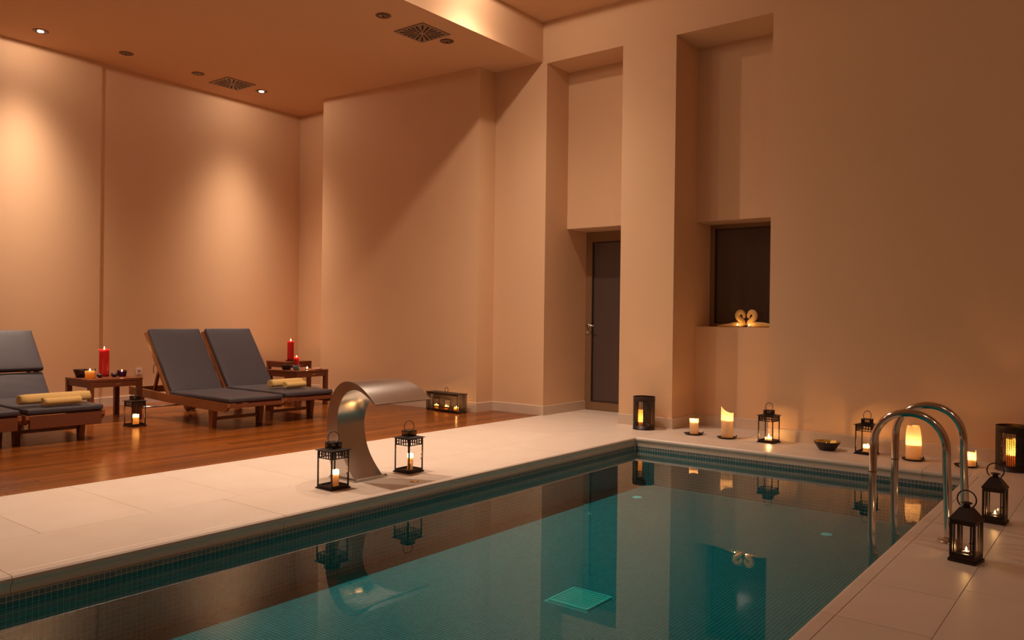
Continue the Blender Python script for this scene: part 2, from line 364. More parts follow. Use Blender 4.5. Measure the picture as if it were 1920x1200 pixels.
skirt('baseboard_back', [(-6.31, Y0), (-5.516, Y0)])
skirt('baseboard_back', [(-5.53, Y0), (-5.53, 8.59)])
skirt('baseboard_back', [(-4.497, Y0), (-3.836, Y0)])
skirt('baseboard_back', [(-3.85, Y0), (-3.85, 8.226)])
skirt('baseboard_back', [(-3.85, 8.24), (-2.815, 8.24)])
skirt('baseboard_back', [(-2.815, Y0), (XE, Y0)])

# door in the narrow niche
dr = bpy.data.objects.new('door_1', None); C.objects.link(dr); dr['kind'] = 'structure'; dr.location = (-5.53, 8.59, 0)
fr_ = MB(); W_, H_ = 1.033, 2.259
fr_.bbox(0, 0.095, 0, 0.06, 0.002, H_, .003); fr_.bbox(W_-0.08, W_, 0, 0.06, 0.002, H_, .003); fr_.bbox(0.09, W_-0.075, 0, 0.06, H_-0.13, H_, .003); fr_.bbox(0.09, W_-0.075, 0, 0.06, 0.002, 0.11, .003)
obj('door_frame', fr_, M['frame'], dr)
fg = MB(); fg.box(0.095, 0.107, -0.004, 0.03, 0.11, H_-0.13); fg.box(W_-0.092, W_-0.08, -0.004, 0.03, 0.11, H_-0.13); fg.box(0.107, W_-0.092, -0.004, 0.03, H_-0.142, H_-0.13); fg.box(0.107, W_-0.092, -0.004, 0.03, 0.11, 0.122)
obj('gasket', fg, M['frame_dark'], dr)
pg = MB(); pg.box(0.107, W_-0.092, 0.02, 0.026, 0.122, H_-0.142); obj('pane', pg, M['doorglass'], dr)
hd = MB(); hd.lathe([(0.0, -0.002), (0.024, -0.002), (0.024, 0.006), (0.0, 0.006)], 16)
hd.v = [(0.045+x, -0.004-z, 1.07+y) for x, y, z in hd.v]
hd.tube([(0.045, -0.005, 1.07), (0.045, -0.05, 1.07), (0.06, -0.056, 1.07), (0.17, -0.056, 1.07)], 0.009, 10)
h1 = obj('door_handle', hd, M['steel'], dr)
es = MB(); es.lathe([(0.0, 0), (0.024, 0), (0.024, 0.008), (0.012, 0.009), (0.012, 0.002), (0, 0.002)], 16); es.v = [(0.045+x, -0.002-z, 0.985+y) for x, y, z in es.v]
obj('lock_escutcheon', es, M['steel'], dr)
ob = MB(); ob.box(-5.6, -2.7, 8.72, 9.15, -0.3, 2.6); 
out = struct('night_backing', ob, M['night_dark'])  # dark box behind the panes, its colour stands in for night darkness

# window in the wide niche
wn = bpy.data.objects.new('window_1', None); C.objects.link(wn); wn['kind'] = 'structure'; wn.location = (-3.85, 8.60, 1.085)
WW, WH = 1.035, 1.161
a = MB(); a.bbox(0, 0.06, 0, 0.05, 0, WH, .003); a.bbox(WW-0.06, WW, 0, 0.05, 0, WH, .003); a.bbox(0.055, WW-0.055, 0, 0.05, WH-0.05, WH, .003); a.bbox(0.055, WW-0.055, 0, 0.05, 0, 0.04, .003)
obj('window_frame', a, M['frame'], wn)
a = MB(); a.box(0.06, 0.072, -0.003, 0.03, 0.04, WH-0.05); a.box(WW-0.072, WW-0.06, -0.003, 0.03, 0.04, WH-0.05); a.box(0.072, WW-0.072, -0.003, 0.03, WH-0.06, WH-0.05); a.box(0.072, WW-0.072, -0.003, 0.03, 0.04, 0.05)
obj('gasket', a, M['frame_dark'], wn)
a = MB(); a.box(0.072, WW-0.072, 0.02, 0.026, 0.05, WH-0.06); obj('pane', a, M['doorglass'], wn)

# ------------------------------------------------------------------ pool
basin = MB(); t = 0.002
basin.box(XC-0.3, XC, YPN-0.3, YF+0.3, -0.9, -0.0805); basin.box(XR, XR+0.3, YPN-0.3, YF+0.3, -0.9, -0.0805)
basin.box(XC, XR, YF, YF+0.3, -0.9, -0.0805); basin.box(XC, XR, YPN-0.3, YPN, -0.9, -0.0805)
basin.box(XC, XR, YPN, YF, -0.9, ZB)
pool = struct('pool_basin', basin, M['grout'])
TP = 0.0262; FP = 0.0225; th = 0.0007; G = 0.0028
big = MB(); near = []
def tilev(c, ax, ay, n, p):
    h = (p-G)/2; q = h-0.0004
    c = Vector(c); ax = Vector(ax); ay = Vector(ay); n = Vector(n)
    return [c+ax*h*i+ay*h*j for i, j in ((-1,-1),(1,-1),(1,1),(-1,1))] + [c+ax*q*i+ay*q*j+n*th for i, j in ((-1,-1),(1,-1),(1,1),(-1,1))]
TF = [(4,5,6,7),(0,1,5,4),(1,2,6,5),(2,3,7,6),(3,0,4,7)]
# left wall tiles (nearest visible ones become single parts)
nz_ = int((-0.0805-ZB)/TP); ny_ = int((YF-YPN)/TP)
tp = MB(); tp.add([(0, -(TP-G)/2, -(TP-G)/2), (0, (TP-G)/2, -(TP-G)/2), (0, (TP-G)/2, (TP-G)/2), (0, -(TP-G)/2, (TP-G)/2),
                   (th, -(TP-G)/2+.0004, -(TP-G)/2+.0004), (th, (TP-G)/2-.0004, -(TP-G)/2+.0004), (th, (TP-G)/2-.0004, (TP-G)/2-.0004), (th, -(TP-G)/2+.0004, (TP-G)/2-.0004)], TF)
tproto = None; cnt = 0
for j in range(ny_):
    for k in range(nz_):
        y = YPN+(j+0.5)*TP; z = -0.0825-(k+0.5)*TP
        if 1.30 < y < 2.0 and cnt < 300:
            cnt += 1
            if tproto is None: o = tproto = obj('tile', tp, M['tile'], pool)
            else: o = bpy.data.objects.new('tile', tproto.data); C.objects.link(o); o.parent = pool
            o.location = (XC, y, z)
        else: big.add(tilev((XC, y, z), (0, 1, 0), (0, 0, 1), (1, 0, 0), TP), TF)
for j in range(ny_):
    for k in range(nz_): 
        y = YPN+(j+0.5)*TP; z = -0.0825-(k+0.5)*TP
        big.add(tilev((XR, y, z), (0, -1, 0), (0, 0, 1), (-1, 0, 0), TP), TF)
nx_ = int((XR-XC)/TP)
for i in range(nx_):
    for k in range(nz_): big.add(tilev((XC+(i+0.5)*TP, YF, -0.0825-(k+0.5)*TP), (1, 0, 0), (0, 0, 1), (0, -1, 0), TP), TF)
GX0, GX1, GY0, GY1 = -2.605, -2.34, 3.69, 3.96
nx_ = int((XR-XC)/FP); nyf = int((YF-YPN)/FP)
for i in range(nx_):
    x = XC+(i+0.5)*FP
    for j in range(nyf):
        y = YPN+(j+0.5)*FP
        if y < 1.35: continue
        if GX0-.012 < x < GX1+.012 and GY0-.012 < y < GY1+.012: continue
        big.add(tilev((x, y, ZB), (1, 0, 0), (0, 1, 0), (0, 0, 1), FP), TF)
tag(obj('mosaic_tiles', big, M['tile'], pool), kind='stuff')
# drain grate
dg = thing('drain_grate', 'pale green square drain grate with slats on the pool floor', 'drain', (GX0, GY0, ZB))
gw, gh = GX1-GX0, GY1-GY0
g_ = MB()
for a in ((0, 0.012, 0, gh), (gw-0.012, gw, 0, gh), (0.012, gw-0.012, 0, 0.012), (0.012, gw-0.012, gh-0.012, gh)): g_.bbox(a[0], a[1], a[2], a[3], 0, 0.012, .002)
obj('grate_frame', g_, M['inlet'], dg)
ns = 8
for k in range(ns):
    y0 = 0.014+k*(gh-0.028)/ns; q = MB(); q.bbox(0.012, gw-0.012, y0+0.001, y0+(gh-0.028)/ns-0.004, 0.0, 0.009, .0015); obj('slat', q, M['grate'], dg)
bk = MB(); bk.box(0.012, gw-0.012, 0.012, gh-0.012, -0.0005, 0.001); obj('sump', bk, M['black'], dg)
for (x, y, lab) in ((-3.51, 6.35, 'round white water inlet on pool floor near the far left corner'), (-1.805, 6.19, 'round white water inlet on pool floor nearer the ladder')):
    q = MB(); q.lathe([(0.0, 0.006), (0.018, 0.007), (0.022, 0.004), (0.038, 0.006), (0.046, 0.0)][::-1], 28)
    o = obj('water_inlet', q, M['inlet']); o.location = (x, y, ZB+0.001); tag(o, lab, 'inlet', 'pool floor inlets')
wt = MB(); wt.add([(XC, YPN, ZW), (XR, YPN, ZW), (XR, YF, ZW), (XC, YF, ZW)], [(0, 1, 2, 3)])
wo = obj('pool_water', wt, M['water']); wo['kind'] = 'structure'

# ------------------------------------------------------------------ ceiling fixtures
def ceil_light(x, y, z, lit, label, group):
    t = thing('ceiling_light', label, 'ceiling light', (x, y, z), 0, group)
    q = MB(); q.lathe([(0.058, 0.0), (0.078, 0.0), (0.080, -0.004), (0.072, -0.008), (0.056, -0.006), (0.050, 0.0), (0.05, 0.001)], 32); obj('trim_ring', q, M['bronze'], t)
    q = MB(); q.lathe([(0.0, -0.001), (0.03, -0.0012), (0.048, -0.005), (0.051, -0.006)][::-1], 28); obj('reflector', q, M['reflector'], t)
    q = MB(); q.lathe([(0.034 if lit else 0.014, -0.004), (0.030 if lit else 0.012, -0.010), (0.0, -0.012)], 20); obj('bulb', q, M['lamp_on'] if lit else M['black'], t)
    return t
for x, y, lit, lab in ((-9.406, 3.64, True, 'lit round downlight nearest the left edge of the photo'), (-9.378, 4.56, False, 'unlit round downlight beside the lit one at far left'),
                       (-9.409, 5.49, False, 'unlit round downlight just left of the smaller square vent'), (-9.435, 6.44, True, 'lit round downlight right of the smaller square vent'),
                       (-6.047, 5.546, False, 'unlit round downlight left of the larger square vent'), (-6.033, 6.478, False, 'unlit round downlight at the right corner of the larger square vent')):
    ceil_light(x, y, ZL, lit, lab, 'recessed ceiling downlights')
def vent(x, y, s, label):
    t = thing('ceiling_vent', label, 'vent', (x, y, ZL), 0, 'swirl ceiling vents')
    q = MB(); q.bbox(-s, s, -s, s, -0.010, 0.0, .002); obj('vent_plate', q, M['vent'], t)
    q = MB()
    n = 20
    for k in range(n):
        a = 2*PI*k/n+PI/4; r0 = s*0.17 if k % 2 == 0 else s*0.45
        r1 = s*0.86/max(abs(math.cos(a)), abs(math.sin(a)))
        if r1 > s*1.1: r1 = s*1.1
        d = Vector((math.cos(a), math.sin(a), 0)); pp = Vector((-d.y, d.x, 0)); w0 = s*0.022; w1 = s*0.055
        p0 = d*r0; p1 = d*r1; z0, z1 = -0.0085, -0.0115
        vs = [p0-pp*w0, p0+pp*w0, p1+pp*w1, p1-pp*w1]; vs = [v+Vector((0, 0, z0)) for v in vs]+[v+Vector((0, 0, z1)) for v in vs]
        sl = MB(); sl.add(vs, [(0,1,2,3),(7,6,5,4),(0,4,5,1),(1,5,6,2),(2,6,7,3),(3,7,4,0)]); obj('slot', sl, M['black'], t)
    q = MB(); q.lathe([(0.0, -0.016), (0.010, -0.014), (0.012, -0.010)][::-1], 12); obj('screw', q, M['reflector'], t)
vent(-6.07, 6.13, 0.215, 'larger square ceiling vent with radial slots between two downlights')
vent(-9.44, 6.0, 0.215, 'smaller square ceiling vent with radial slots far at the left wall')

# wall socket
sk = thing('wall_socket', 'small square white wall socket behind the tables on the left wall', 'socket', (xl(5.08)-0.035, 5.08, 0.37))
q = MB(); q.bbox(0, 0.01, -0.041, 0.041, 0, 0.082, .002); obj('cover_plate', q, M['white'], sk)
q = MB(); q.lathe([(0.0, 0.001), (0.018, 0.001), (0.020, 0.004), (0.022, 0.0)][::-1], 20); q.v = [(0.0095+z, x, 0.041+y) for x, y, z in q.v]; obj('outlet', q, M['pinkdish'], sk)

# ------------------------------------------------------------------ candles, flames
def flame_mb(h=0.026, r=0.0055):
    q = MB(); q.lathe([(0.0005, 0), (r*0.75, h*0.12), (r, h*0.3), (r*0.8, h*0.52), (r*0.42, h*0.78), (0.0003, h)], 10); return q
def flame(parent, z, power, h=0.026, r=0.0055, x=0, y=0, lz=None):
    wk = MB(); wk.tube([(0, 0, -0.008), (0.0006, 0, 0.0), (0.0015, 0, 0.006)], 0.0011, 6); o = obj('wick', wk, M['rubber'], parent); o.location = (x, y, z)
    o = obj('flame', flame_mb(h, r), M['flame'], parent); o.location = (x, y, z+0.002); o.visible_shadow = True
    d = bpy.data.lights.new('flame_glow', 'POINT'); d.energy = power; d.color = CANDLE; d.shadow_soft_size = 0.006
    l = bpy.data.objects.new('flame_glow', d); C.objects.link(l); l.parent = parent; l.location = (x, y, z+h*0.55)
    return o
CAMDIR = lambda x, y: math.atan2(-y, -x)
def pillar(x, y, z, R, H, rimf, depth, mat, label, group, power, floorf=None, wall=0.006, name='pillar_candle', fl_h=0.03, bulge=0.02, taper=0.0):
    t = thing(name, label, 'candle', (x, y, z), 0, group)
    n = 40; q = MB(); vs = []; fs = []; ca = CAMDIR(x, y)
    rim = [rimf(2*PI*k/n - ca) for k in range(n)]          # argument: angle from the camera side
    nb_ = 9; rows = []
    rnd = [random.uniform(-1, 1) for _ in range(n)]
    for i in range(nb_+1):
        f_ = i/nb_
        rows.append([( (R*(1+bulge*math.sin(3*(2*PI*k/n)+f_*4)*f_ + 0.008*rnd[k])) * (0.985 if i == 0 else 1-taper*f_**5), min(rim[k], H)*f_ if i else 0, k) for k in range(n)])
    rows.append([(R*(1-taper)-0.003, rim[k]+0.0015, k) for k in range(n)])
    for row in rows: vs += [(r*math.cos(2*PI*k/n), r*math.sin(2*PI*k/n), zz) for r, zz, k in row]
    for i in range(len(rows)-1):
        for k in range(n): fs.append((i*n+k, i*n+(k+1) % n, (i+1)*n+(k+1) % n, (i+1)*n+k))
    fs.append(tuple(range(n-1, -1, -1)))
    q.add(vs, fs, True)
    fv = [(R*0.975*math.cos(2*PI*k/n), R*0.975*math.sin(2*PI*k/n), H-depth+0.003) for k in range(n)]+[(R*0.7*math.cos(2*PI*k/n), R*0.7*math.sin(2*PI*k/n), H-depth-0.001) for k in range(n)]+[(0, 0, H-depth-0.001)]
    q.add(fv, [(k, (k+1) % n, n+(k+1) % n, n+k) for k in range(n)]+[(n+k, n+(k+1) % n, 2*n) for k in range(n)], True)
    obj('wax_body', q, mat, t)
    flame(t, H-depth+0.004, power, fl_h, 0.006)
    return t
def plate(x, y, label, R=0.09):
    q = MB(); q.lathe([(0.0, 0.004), (R*0.7, 0.004), (R*0.92, 0.010), (R, 0.013), (R*0.97, 0.010), (R*0.72, 0.0), (0.0, 0.0)][::-1], 36)
    t = thing('candle_plate', label, 'candle plate', (x, y, 0.002), 0, 'dark metal candle plates'); obj('dish', q, M['iron'], t)
    for s in (1, -1):
        q = MB(); a = math.atan2(0.788, 0.615); d = Vector((math.cos(math.radians(52)), math.sin(math.radians(52)), 0))*s
        c = d*(R+0.004)
        q.tube([d*R*0.95+Vector((0, 0, 0.009)), d*(R+0.010)+Vector((0, 0, 0.013)), d*(R+0.018)+Vector((0, 0, 0.018)), d*(R+0.012)+Vector((0, 0, 0.023)), d*(R+0.005)+Vector((0, 0, 0.018))], 0.0035, 8)
        obj('handle', q, M['iron'], t)
def g(a, c, w_):   # angular bump
    d = (a-c+PI) % (2*PI)-PI; return math.exp(-(d/w_)**2)
# angle from camera side: + is towards the photo's right
PC = 'white pillar candles on the far pool edge'
plate(-3.493, 7.47, 'dark metal plate under the shortest far-edge candle, left one')
pillar(-3.493, 7.47, 0.007, 0.044, 0.155, lambda a: 0.148+0.010*g(a, -1.6, 0.6)+0.008*g(a, 1.5, 0.5)-0.006*g(a, 0, 0.7), 0.040, M['wax'], 'short cream pillar candle on a plate beside the pier', PC, 0.8)
plate(-3.139, 7.46, 'dark metal plate under the tall slanted-top candle')
pillar(-3.139, 7.46, 0.007, 0.058, 0.30, lambda a: 0.235+0.065*g(a, -1.7, 1.0)+0.012*g(a, 1.5, 0.3), 0.135, M['wax'], 'tall cream pillar candle with slanted melted rim left of the black lantern', PC, 0.75)
plate(-1.454, 7.36, 'dark metal plate under the glowing candle framed by the ladder')
pillar(-1.454, 7.36, 0.007, 0.060, 0.285, lambda a: 0.283-0.030*g(a, 0.3, 0.5)-0.02*g(a, -2.2, 0.5), 0.165, M['wax'], 'tall glowing cream candle with hollowed melted top, framed by the ladder rails', PC, 0.85, bulge=0.06, taper=0.24)
plate(-1.06, 7.33, 'dark metal plate just right of the pool ladder rails')
pillar(-1.035, 7.33, 0.007, 0.045, 0.135, lambda a: 0.105+0.032*g(a, 1.5, 0.35)+0.030*g(a, -1.5, 0.6)-0.02*g(a, 0, 0.6), 0.085, M['wax'], 'short glowing candle with a jagged rim right of the ladder', PC, 0.7)

def small_candle(x, y, z, R, H, mat, label, group, power, name='candle', fh=0.026):
    ph = random.uniform(0, 6); dp = min(0.032, H*0.45)
    return pillar(x, y, z, R, H, lambda a: H-0.002+0.002*math.sin(3*a+ph), dp, mat, label, group, power, fl_h=fh, bulge=0.01, name=name)
def tealight(x, y, z, label, group, power=0.25, cup=True, R=0.019):
    t = thing('tealight', label, 'candle', (x, y, z), 0, group)
    q = MB(); q.lathe([(R, 0), (R, 0.016), (R-0.0008, 0.016), (R-0.001, 0.003), (0.0, 0.003)], 24); obj('metal_cup', q, M['chrome'], t)
    q = MB(); q.lathe([(R-0.0012, 0.003), (R-0.0012, 0.012), (0.0002, 0.0115)], 24); obj('wax', q, M['wax_white'], t)
    flame(t, 0.013, power, 0.020, 0.0045); return t

# ------------------------------------------------------------------ lanterns
def grid_lantern(loc, rz, label):
    t = thing('lantern', label, 'lantern', loc, rz, 'black square lanterns with fretwork tops')
    S = 0.070; I = M['iron']
    q = MB(); q.bbox(-0.083, 0.083, -0.083, 0.083, 0, 0.010, .002); q.bbox(-0.074, 0.074, -0.074, 0.074, 0.0095, 0.014, .001); obj('base', q, I, t)
    q = MB()
    for s in (-1, 1):
        q.box(-S, S, s*S-0.003, s*S+0.003, 0.014, 0.026); q.box(s*S-0.003, s*S+0.003, -S, S, 0.014, 0.026)
    obj('bottom_rail', q, I, t)
    for sx in (-1, 1):
        for sy in (-1, 1):
            q = MB(); q.bar((sx*S, sy*S, 0.012), (sx*S, sy*S, 0.256), 0.008); obj('post', q, I, t)
    for ax in (0, 1):
        for s in (-1, 1):
            q = MB()
            for z in (0.205, 0.229, 0.250):
                a = (-S, s*S, z) if ax == 0 else (s*S, -S, z); b = (S, s*S, z) if ax == 0 else (s*S, S, z)
                q.bar(a, b, 0.004, 0.006 if z != 0.229 else 0.003)
            for k in range(6):
                u = -S+(k+0.5)*2*S/6
                if ax == 0: q.bar((u, s*S, 0.205), (u, s*S, 0.250), 0.0065, 0.004)
                else: q.bar((s*S, u, 0.205), (s*S, u, 0.250), 0.004, 0.0065)
            obj('fretwork', q, I, t)
            q = MB()
            if ax == 0: q.add([(-S+.004, s*(S-0.003), 0.016), (S-.004, s*(S-0.003), 0.016), (S-.004, s*(S-0.003), 0.203), (-S+.004, s*(S-0.003), 0.203)], [(0, 1, 2, 3)])
            else: q.add([(s*(S-0.003), -S+.004, 0.016), (s*(S-0.003), S-.004, 0.016), (s*(S-0.003), S-.004, 0.203), (s*(S-0.003), -S+.004, 0.203)], [(0, 1, 2, 3)])
            obj('pane', q, M['glass'], t)
    q = MB(); q.prism([(-0.086, -0.086), (0.086, -0.086), (0.086, 0.086), (-0.086, 0.086)], 0.255, 0.2585)
    q.add([(-0.084, -0.084, 0.2585), (0.084, -0.084, 0.2585), (0.084, 0.084, 0.2585), (-0.084, 0.084, 0.2585), (-0.036, -0.036, 0.270), (0.036, -0.036, 0.270), (0.036, 0.036, 0.270), (-0.036, 0.036, 0.270)],
          [(0,1,5,4),(1,2,6,5),(2,3,7,6),(3,0,4,7),(4,5,6,7)]); obj('roof', q, I, t)
    q = MB(); c = 0.036
    for s in (-1, 1):
        for z in (0.272, 0.303): q.bar((-c, s*c, z), (c, s*c, z), 0.004); q.bar((s*c, -c, z), (s*c, c, z), 0.004)
        for k in range(6):
            u = -c+k*2*c/5; q.bar((u, s*c, 0.270), (u, s*c, 0.304), 0.0048); q.bar((s*c, u, 0.270), (s*c, u, 0.304), 0.0048)
    obj('chimney', q, I, t)
    q = MB(); q.bbox(-0.040, 0.040, -0.040, 0.040, 0.303, 0.308, .001); cap = obj('cap', q, I, t)
    q = MB(); q.tube([(0.036*math.cos(a), 0.0, 0.335+0.042*math.sin(a)) if 1 else 0 for a in [(-0.72+(k*(PI+1.44)/22)) for k in range(23)]], 0.0026, 8); obj('ring_handle', q, I, cap).rotation_euler = (0, 0, math.radians(52))
    q = MB(); q.tube([(S, 0.055, 0.10), (S+0.010, 0.055, 0.10)], 0.004, 8); obj('latch', q, I, t)
    q = MB(); q.tube([(S, 0.055, 0.13), (S+0.008, 0.055, 0.13)], 0.003, 8); obj('latch', q, I, t)
    return t
GL = [((-4.215, 3.465, 0), 0.0, 'black grid-top lantern with tall lit candle, in front of the steel spout'),
      ((-4.245, 4.20, 0), 0.03, 'black grid-top lantern with tall lit candle, right of the spout base'),
      ((-8.06, 4.05, 0), 0.05, 'black grid-top lantern on the wood floor in front of the table'),
      ((-2.735, 7.49, 0), -0.09, 'black grid-top lantern on the far pool edge, left of the bowl'),
      ((-1.840, 7.43, 0), -0.12, 'black grid-top lantern half hidden behind the ladder rail')]
l0 = grid_lantern(*GL[0])
for loc, rz, lab in GL[1:]: copy_tree(l0, loc, rz, None, lab)
zc = 0.0145
small_candle(-4.20, 3.475, zc, 0.021, 0.108, M['wax'], 'tall cream candle inside the lantern in front of the spout', 'candles inside the grid-top lanterns', 0.9)
small_candle(-4.235, 4.205, zc, 0.021, 0.120, M['wax'], 'tall cream candle inside the lantern right of the spout', 'candles inside the grid-top lanterns', 0.9)
small_candle(-8.05, 4.055, zc, 0.030, 0.105, M['wax'], 'thick cream candle inside the lantern on the wood floor', 'candles inside the grid-top lanterns', 0.9, fh=0.03)
small_candle(-2.735, 7.49, zc, 0.036, 0.034, M['wax'], 'short wide candle in the lantern left of the bowl', 'candles inside the grid-top lanterns', 0.9, fh=0.04)
small_candle(-1.835, 7.435, zc, 0.038, 0.065, M['wax'], 'stubby white candle in the lantern behind the ladder rail', 'candles inside the grid-top lanterns', 0.9, fh=0.035)

def house_lantern(loc, rz, label):
    t = thing('lantern', label, 'lantern', loc, rz, 'dark brown lanterns with pitched roofs')
    I = M['iron']; A, B = 0.057, 0.053
    q = MB(); q.bbox(-A-.006, A+.006, -B-.006, B+.006, 0, 0.016, .002); q.bbox(-A, A, -B, B, 0.014, 0.034, .002); obj('base', q, I, t)
    for sx in (-1, 1):
        for sy in (-1, 1):
            q = MB(); q.bar((sx*(A-.006), sy*(B-.006), 0.03), (sx*(A-.006), sy*(B-.006), 0.205), 0.012); obj('post', q, I, t)
    for s in (-1, 1):
        q = MB(); y = s*(B-.006)
        q.bar((-A+.02, y, 0.034), (-A+.02, y, 0.20), 0.009, 0.006); q.bar((A-.02, y, 0.034), (A-.02, y, 0.20), 0.009, 0.006); q.bar((-A+.01, y, 0.191), (A-.01, y, 0.191), 0.006, 0.020); q.bar((-A+.01, y, 0.040), (A-.01, y, 0.040), 0.006, 0.010)
        obj('door_frame' if s < 0 else 'rear_frame', q, I, t)
        q = MB(); q.add([(-A+.02, y, 0.04), (A-.02, y, 0.04), (A-.02, y, 0.19), (-A+.02, y, 0.19)], [(0, 1, 2, 3)]); obj('pane', q, M['glass'], t)
        q = MB(); x = s*(A-.006); q.bar((x, -B+.01, 0.193), (x, B-.01, 0.193), 0.006, 0.018); obj('side_rail', q, I, t)
        q = MB(); q.add([(x, -B+.01, 0.034), (x, B-.01, 0.034), (x, B-.01, 0.19), (x, -B+.01, 0.19)], [(0, 1, 2, 3)]); obj('pane', q, M['glass'], t)
    q = MB(); R1 = [(-A-.004, -B-.004), (A+.004, -B-.004), (A+.004, B+.004), (-A-.004, B+.004)]; r3 = 0.024
    q.add([(x, y, 0.200) for x, y in R1]+[(x, y, 0.206) for x, y in R1]+[(-r3, -r3, 0.262), (r3, -r3, 0.262), (r3, r3, 0.262), (-r3, r3, 0.262)],
          [(3,2,1,0)]+[(i, (i+1) % 4, 4+(i+1) % 4, 4+i) for i in range(4)]+[(4+i, 4+(i+1) % 4, 8+(i+1) % 4, 8+i) for i in range(4)]+[(8, 9, 10, 11)]); obj('roof', q, I, t)
    q = MB(); q.lathe([(0.015, 0.262), (0.015, 0.276), (0.012, 0.279), (0.026, 0.281), (0.024, 0.285), (0.006, 0.289), (0.0002, 0.289)], 20); cap = obj('chimney_cap', q, I, t)
    q = MB(); q.tube([(0.043*math.cos(a), 0, 0.300+0.043*math.sin(a)) for a in [(-0.85+(k*(PI+1.7)/24)) for k in range(25)]], 0.0035, 8); obj('ring_handle', q, I, cap)
    q = MB(); q.tube([(A-.02, -B+.002, 0.105), (A-.02, -B-.010, 0.105), (A-.017, -B-.013, 0.105), (A-.006, -B-.013, 0.105)], 0.0035, 8); obj('latch', q, I, t)
    return t
h0 = house_lantern((-0.632, 4.405, 0), -0.20, 'nearer dark lantern with pitched roof standing at the ladder foot')
copy_tree(h0, (-0.628, 5.38, 0), -0.05, None, 'farther dark lantern with pitched roof on the right deck')
tealight(-0.632, 4.41, 0.034, 'tealight in the nearer pitched-roof lantern', 'tealights in the pitched-roof lanterns', 0.22)
tealight(-0.628, 5.385, 0.034, 'tealight in the farther pitched-roof lantern', 'tealights in the pitched-roof lanterns', 0.22)

# perforated sheets
def perf(mapf, nu, nv, kind):
    # kind(i,j) -> 's' solid, 'h' round hole, 'o' open ; mapf(u,v) with u in 0..nu, v in 0..nv
    q = MB()
    for i in range(nu):
        for j in range(nv):
            k = kind(i, j)
            if k == 'o': continue
            cs = [mapf(i, j), mapf(i+1, j), mapf(i+1, j+1), mapf(i, j+1)]
            if k == 's': q.add(cs, [(0, 1, 2, 3)], True); continue
            o8 = [(0,0),(.5,0),(1,0),(1,.5),(1,1),(.5,1),(0,1),(0,.5)]; rr = 0.42
            inn = [(.5+rr*math.cos(math.radians(225+45*m)), .5+rr*math.sin(math.radians(225+45*m))) for m in range(8)]
            q.add([mapf(i+a, j+b) for a, b in o8]+[mapf(i+a, j+b) for a, b in inn], [(m, (m+1) % 8, 8+(m+1) % 8, 8+m) for m in range(8)], True)
    return q
def drum(loc, rz, label, R=0.113, Hh=0.345):
    t = thing('candle_drum', label, 'lantern', loc, rz, 'pierced black candle drums')
    nu, nv = 60, 24; v0, v1 = 0.045, Hh-0.050
    def mp(u, v): a = 2*PI*(u+0.5*(0))/nu; return (R*math.cos(a), R*math.sin(a), v0+(v1-v0)*v/nv)
    q = perf(mp, nu, nv, lambda i, j: 's' if i % 12 in (0, 1, 10, 11) else ('h'))
    o = obj('pierced_wall', q, M['iron'], t); md = o.modifiers.new('sol', 'SOLIDIFY'); md.thickness = 0.0014
    q = MB(); q.lathe([(0.0, 0.006), (R-0.004, 0.006), (R-0.002, v0), (R+0.001, v0), (R+0.001, 0.006), (R+0.004, 0.004), (R+0.004, 0.0), (0, 0)][::-1], 60); obj('base', q, M['iron'], t)
    q = MB(); q.lathe([(R+0.0015, v1), (R+0.0015, Hh-0.006), (R+0.004, Hh-0.004), (R+0.004, Hh), (R-0.004, Hh), (R-0.0015, Hh-0.006), (R-0.0015, v1)], 60); q.f = q.f[:-1]; q.sm = q.sm[:-1]; obj('top_band', q, M['iron'], t)
    return t
d0 = drum((-4.065, 7.475, 0), 0.30, 'pierced black metal candle drum standing against the pier')
copy_tree(d0, (-0.735, 7.40, 0), 0.05, (1.16, 1.16, 1.02), 'pierced black metal candle drum at the right edge of the photo')
pillar(-4.075, 7.465, 0.008, 0.045, 0.20, lambda a: 0.195+0.004*math.sin(3*a), 0.13, M['wax_amber'], 'lit candle inside the pierced drum by the pier', 'candles inside the pierced drums', 2.4, fl_h=0.035)
pillar(-0.74, 7.39, 0.008, 0.05, 0.24, lambda a: 0.235+0.004*math.sin(3*a), 0.13, M['wax_amber'], 'lit candle inside the pierced drum at the right edge', 'candles inside the pierced drums', 2.4, fl_h=0.035)

# long pierced box with candles
bx = thing('candle_box', 'long low pierced black metal candle box with ring handle by the end wall', 'lantern', (-6.64, 7.20, 0), math.radians(-6))
Lh, Dh, Hb = 0.29, 0.075, 0.225
def wall_panel(mp, nu, nv, kind, nm='pierced_wall'):
    o = obj(nm, perf(mp, nu, nv, kind), M['iron'], bx); md = o.modifiers.new('sol', 'SOLIDIFY'); md.thickness = 0.0014
def boxk(i, j):
    if i in (0, 41) or j in (0, 15): return 's'
    if (10 <= i <= 16 or 25 <= i <= 31) and 4 <= j <= 10: return 'o'
    if (i in (9, 17, 24, 32)) and 3 <= j <= 11: return 's'
    if j in (3, 11) and (9 <= i <= 17 or 24 <= i <= 32): return 's'
    return 'h'
wall_panel(lambda u, v: (-Lh+2*Lh*u/42, -Dh, 0.018+(Hb-0.022)*v/16), 42, 16, boxk)
wall_panel(lambda u, v: (-Lh+2*Lh*u/42, Dh, 0.018+(Hb-0.022)*v/16), 42, 16, lambda i, j: 'h')
for s in (-1, 1): wall_panel(lambda u, v: (s*Lh, -Dh+2*Dh*u/11, 0.018+(Hb-0.022)*v/16), 11, 16, lambda i, j: 'h')
q = MB(); q.bbox(-Lh-.006, Lh+.006, -Dh-.006, Dh+.006, 0.012, 0.020, .002)
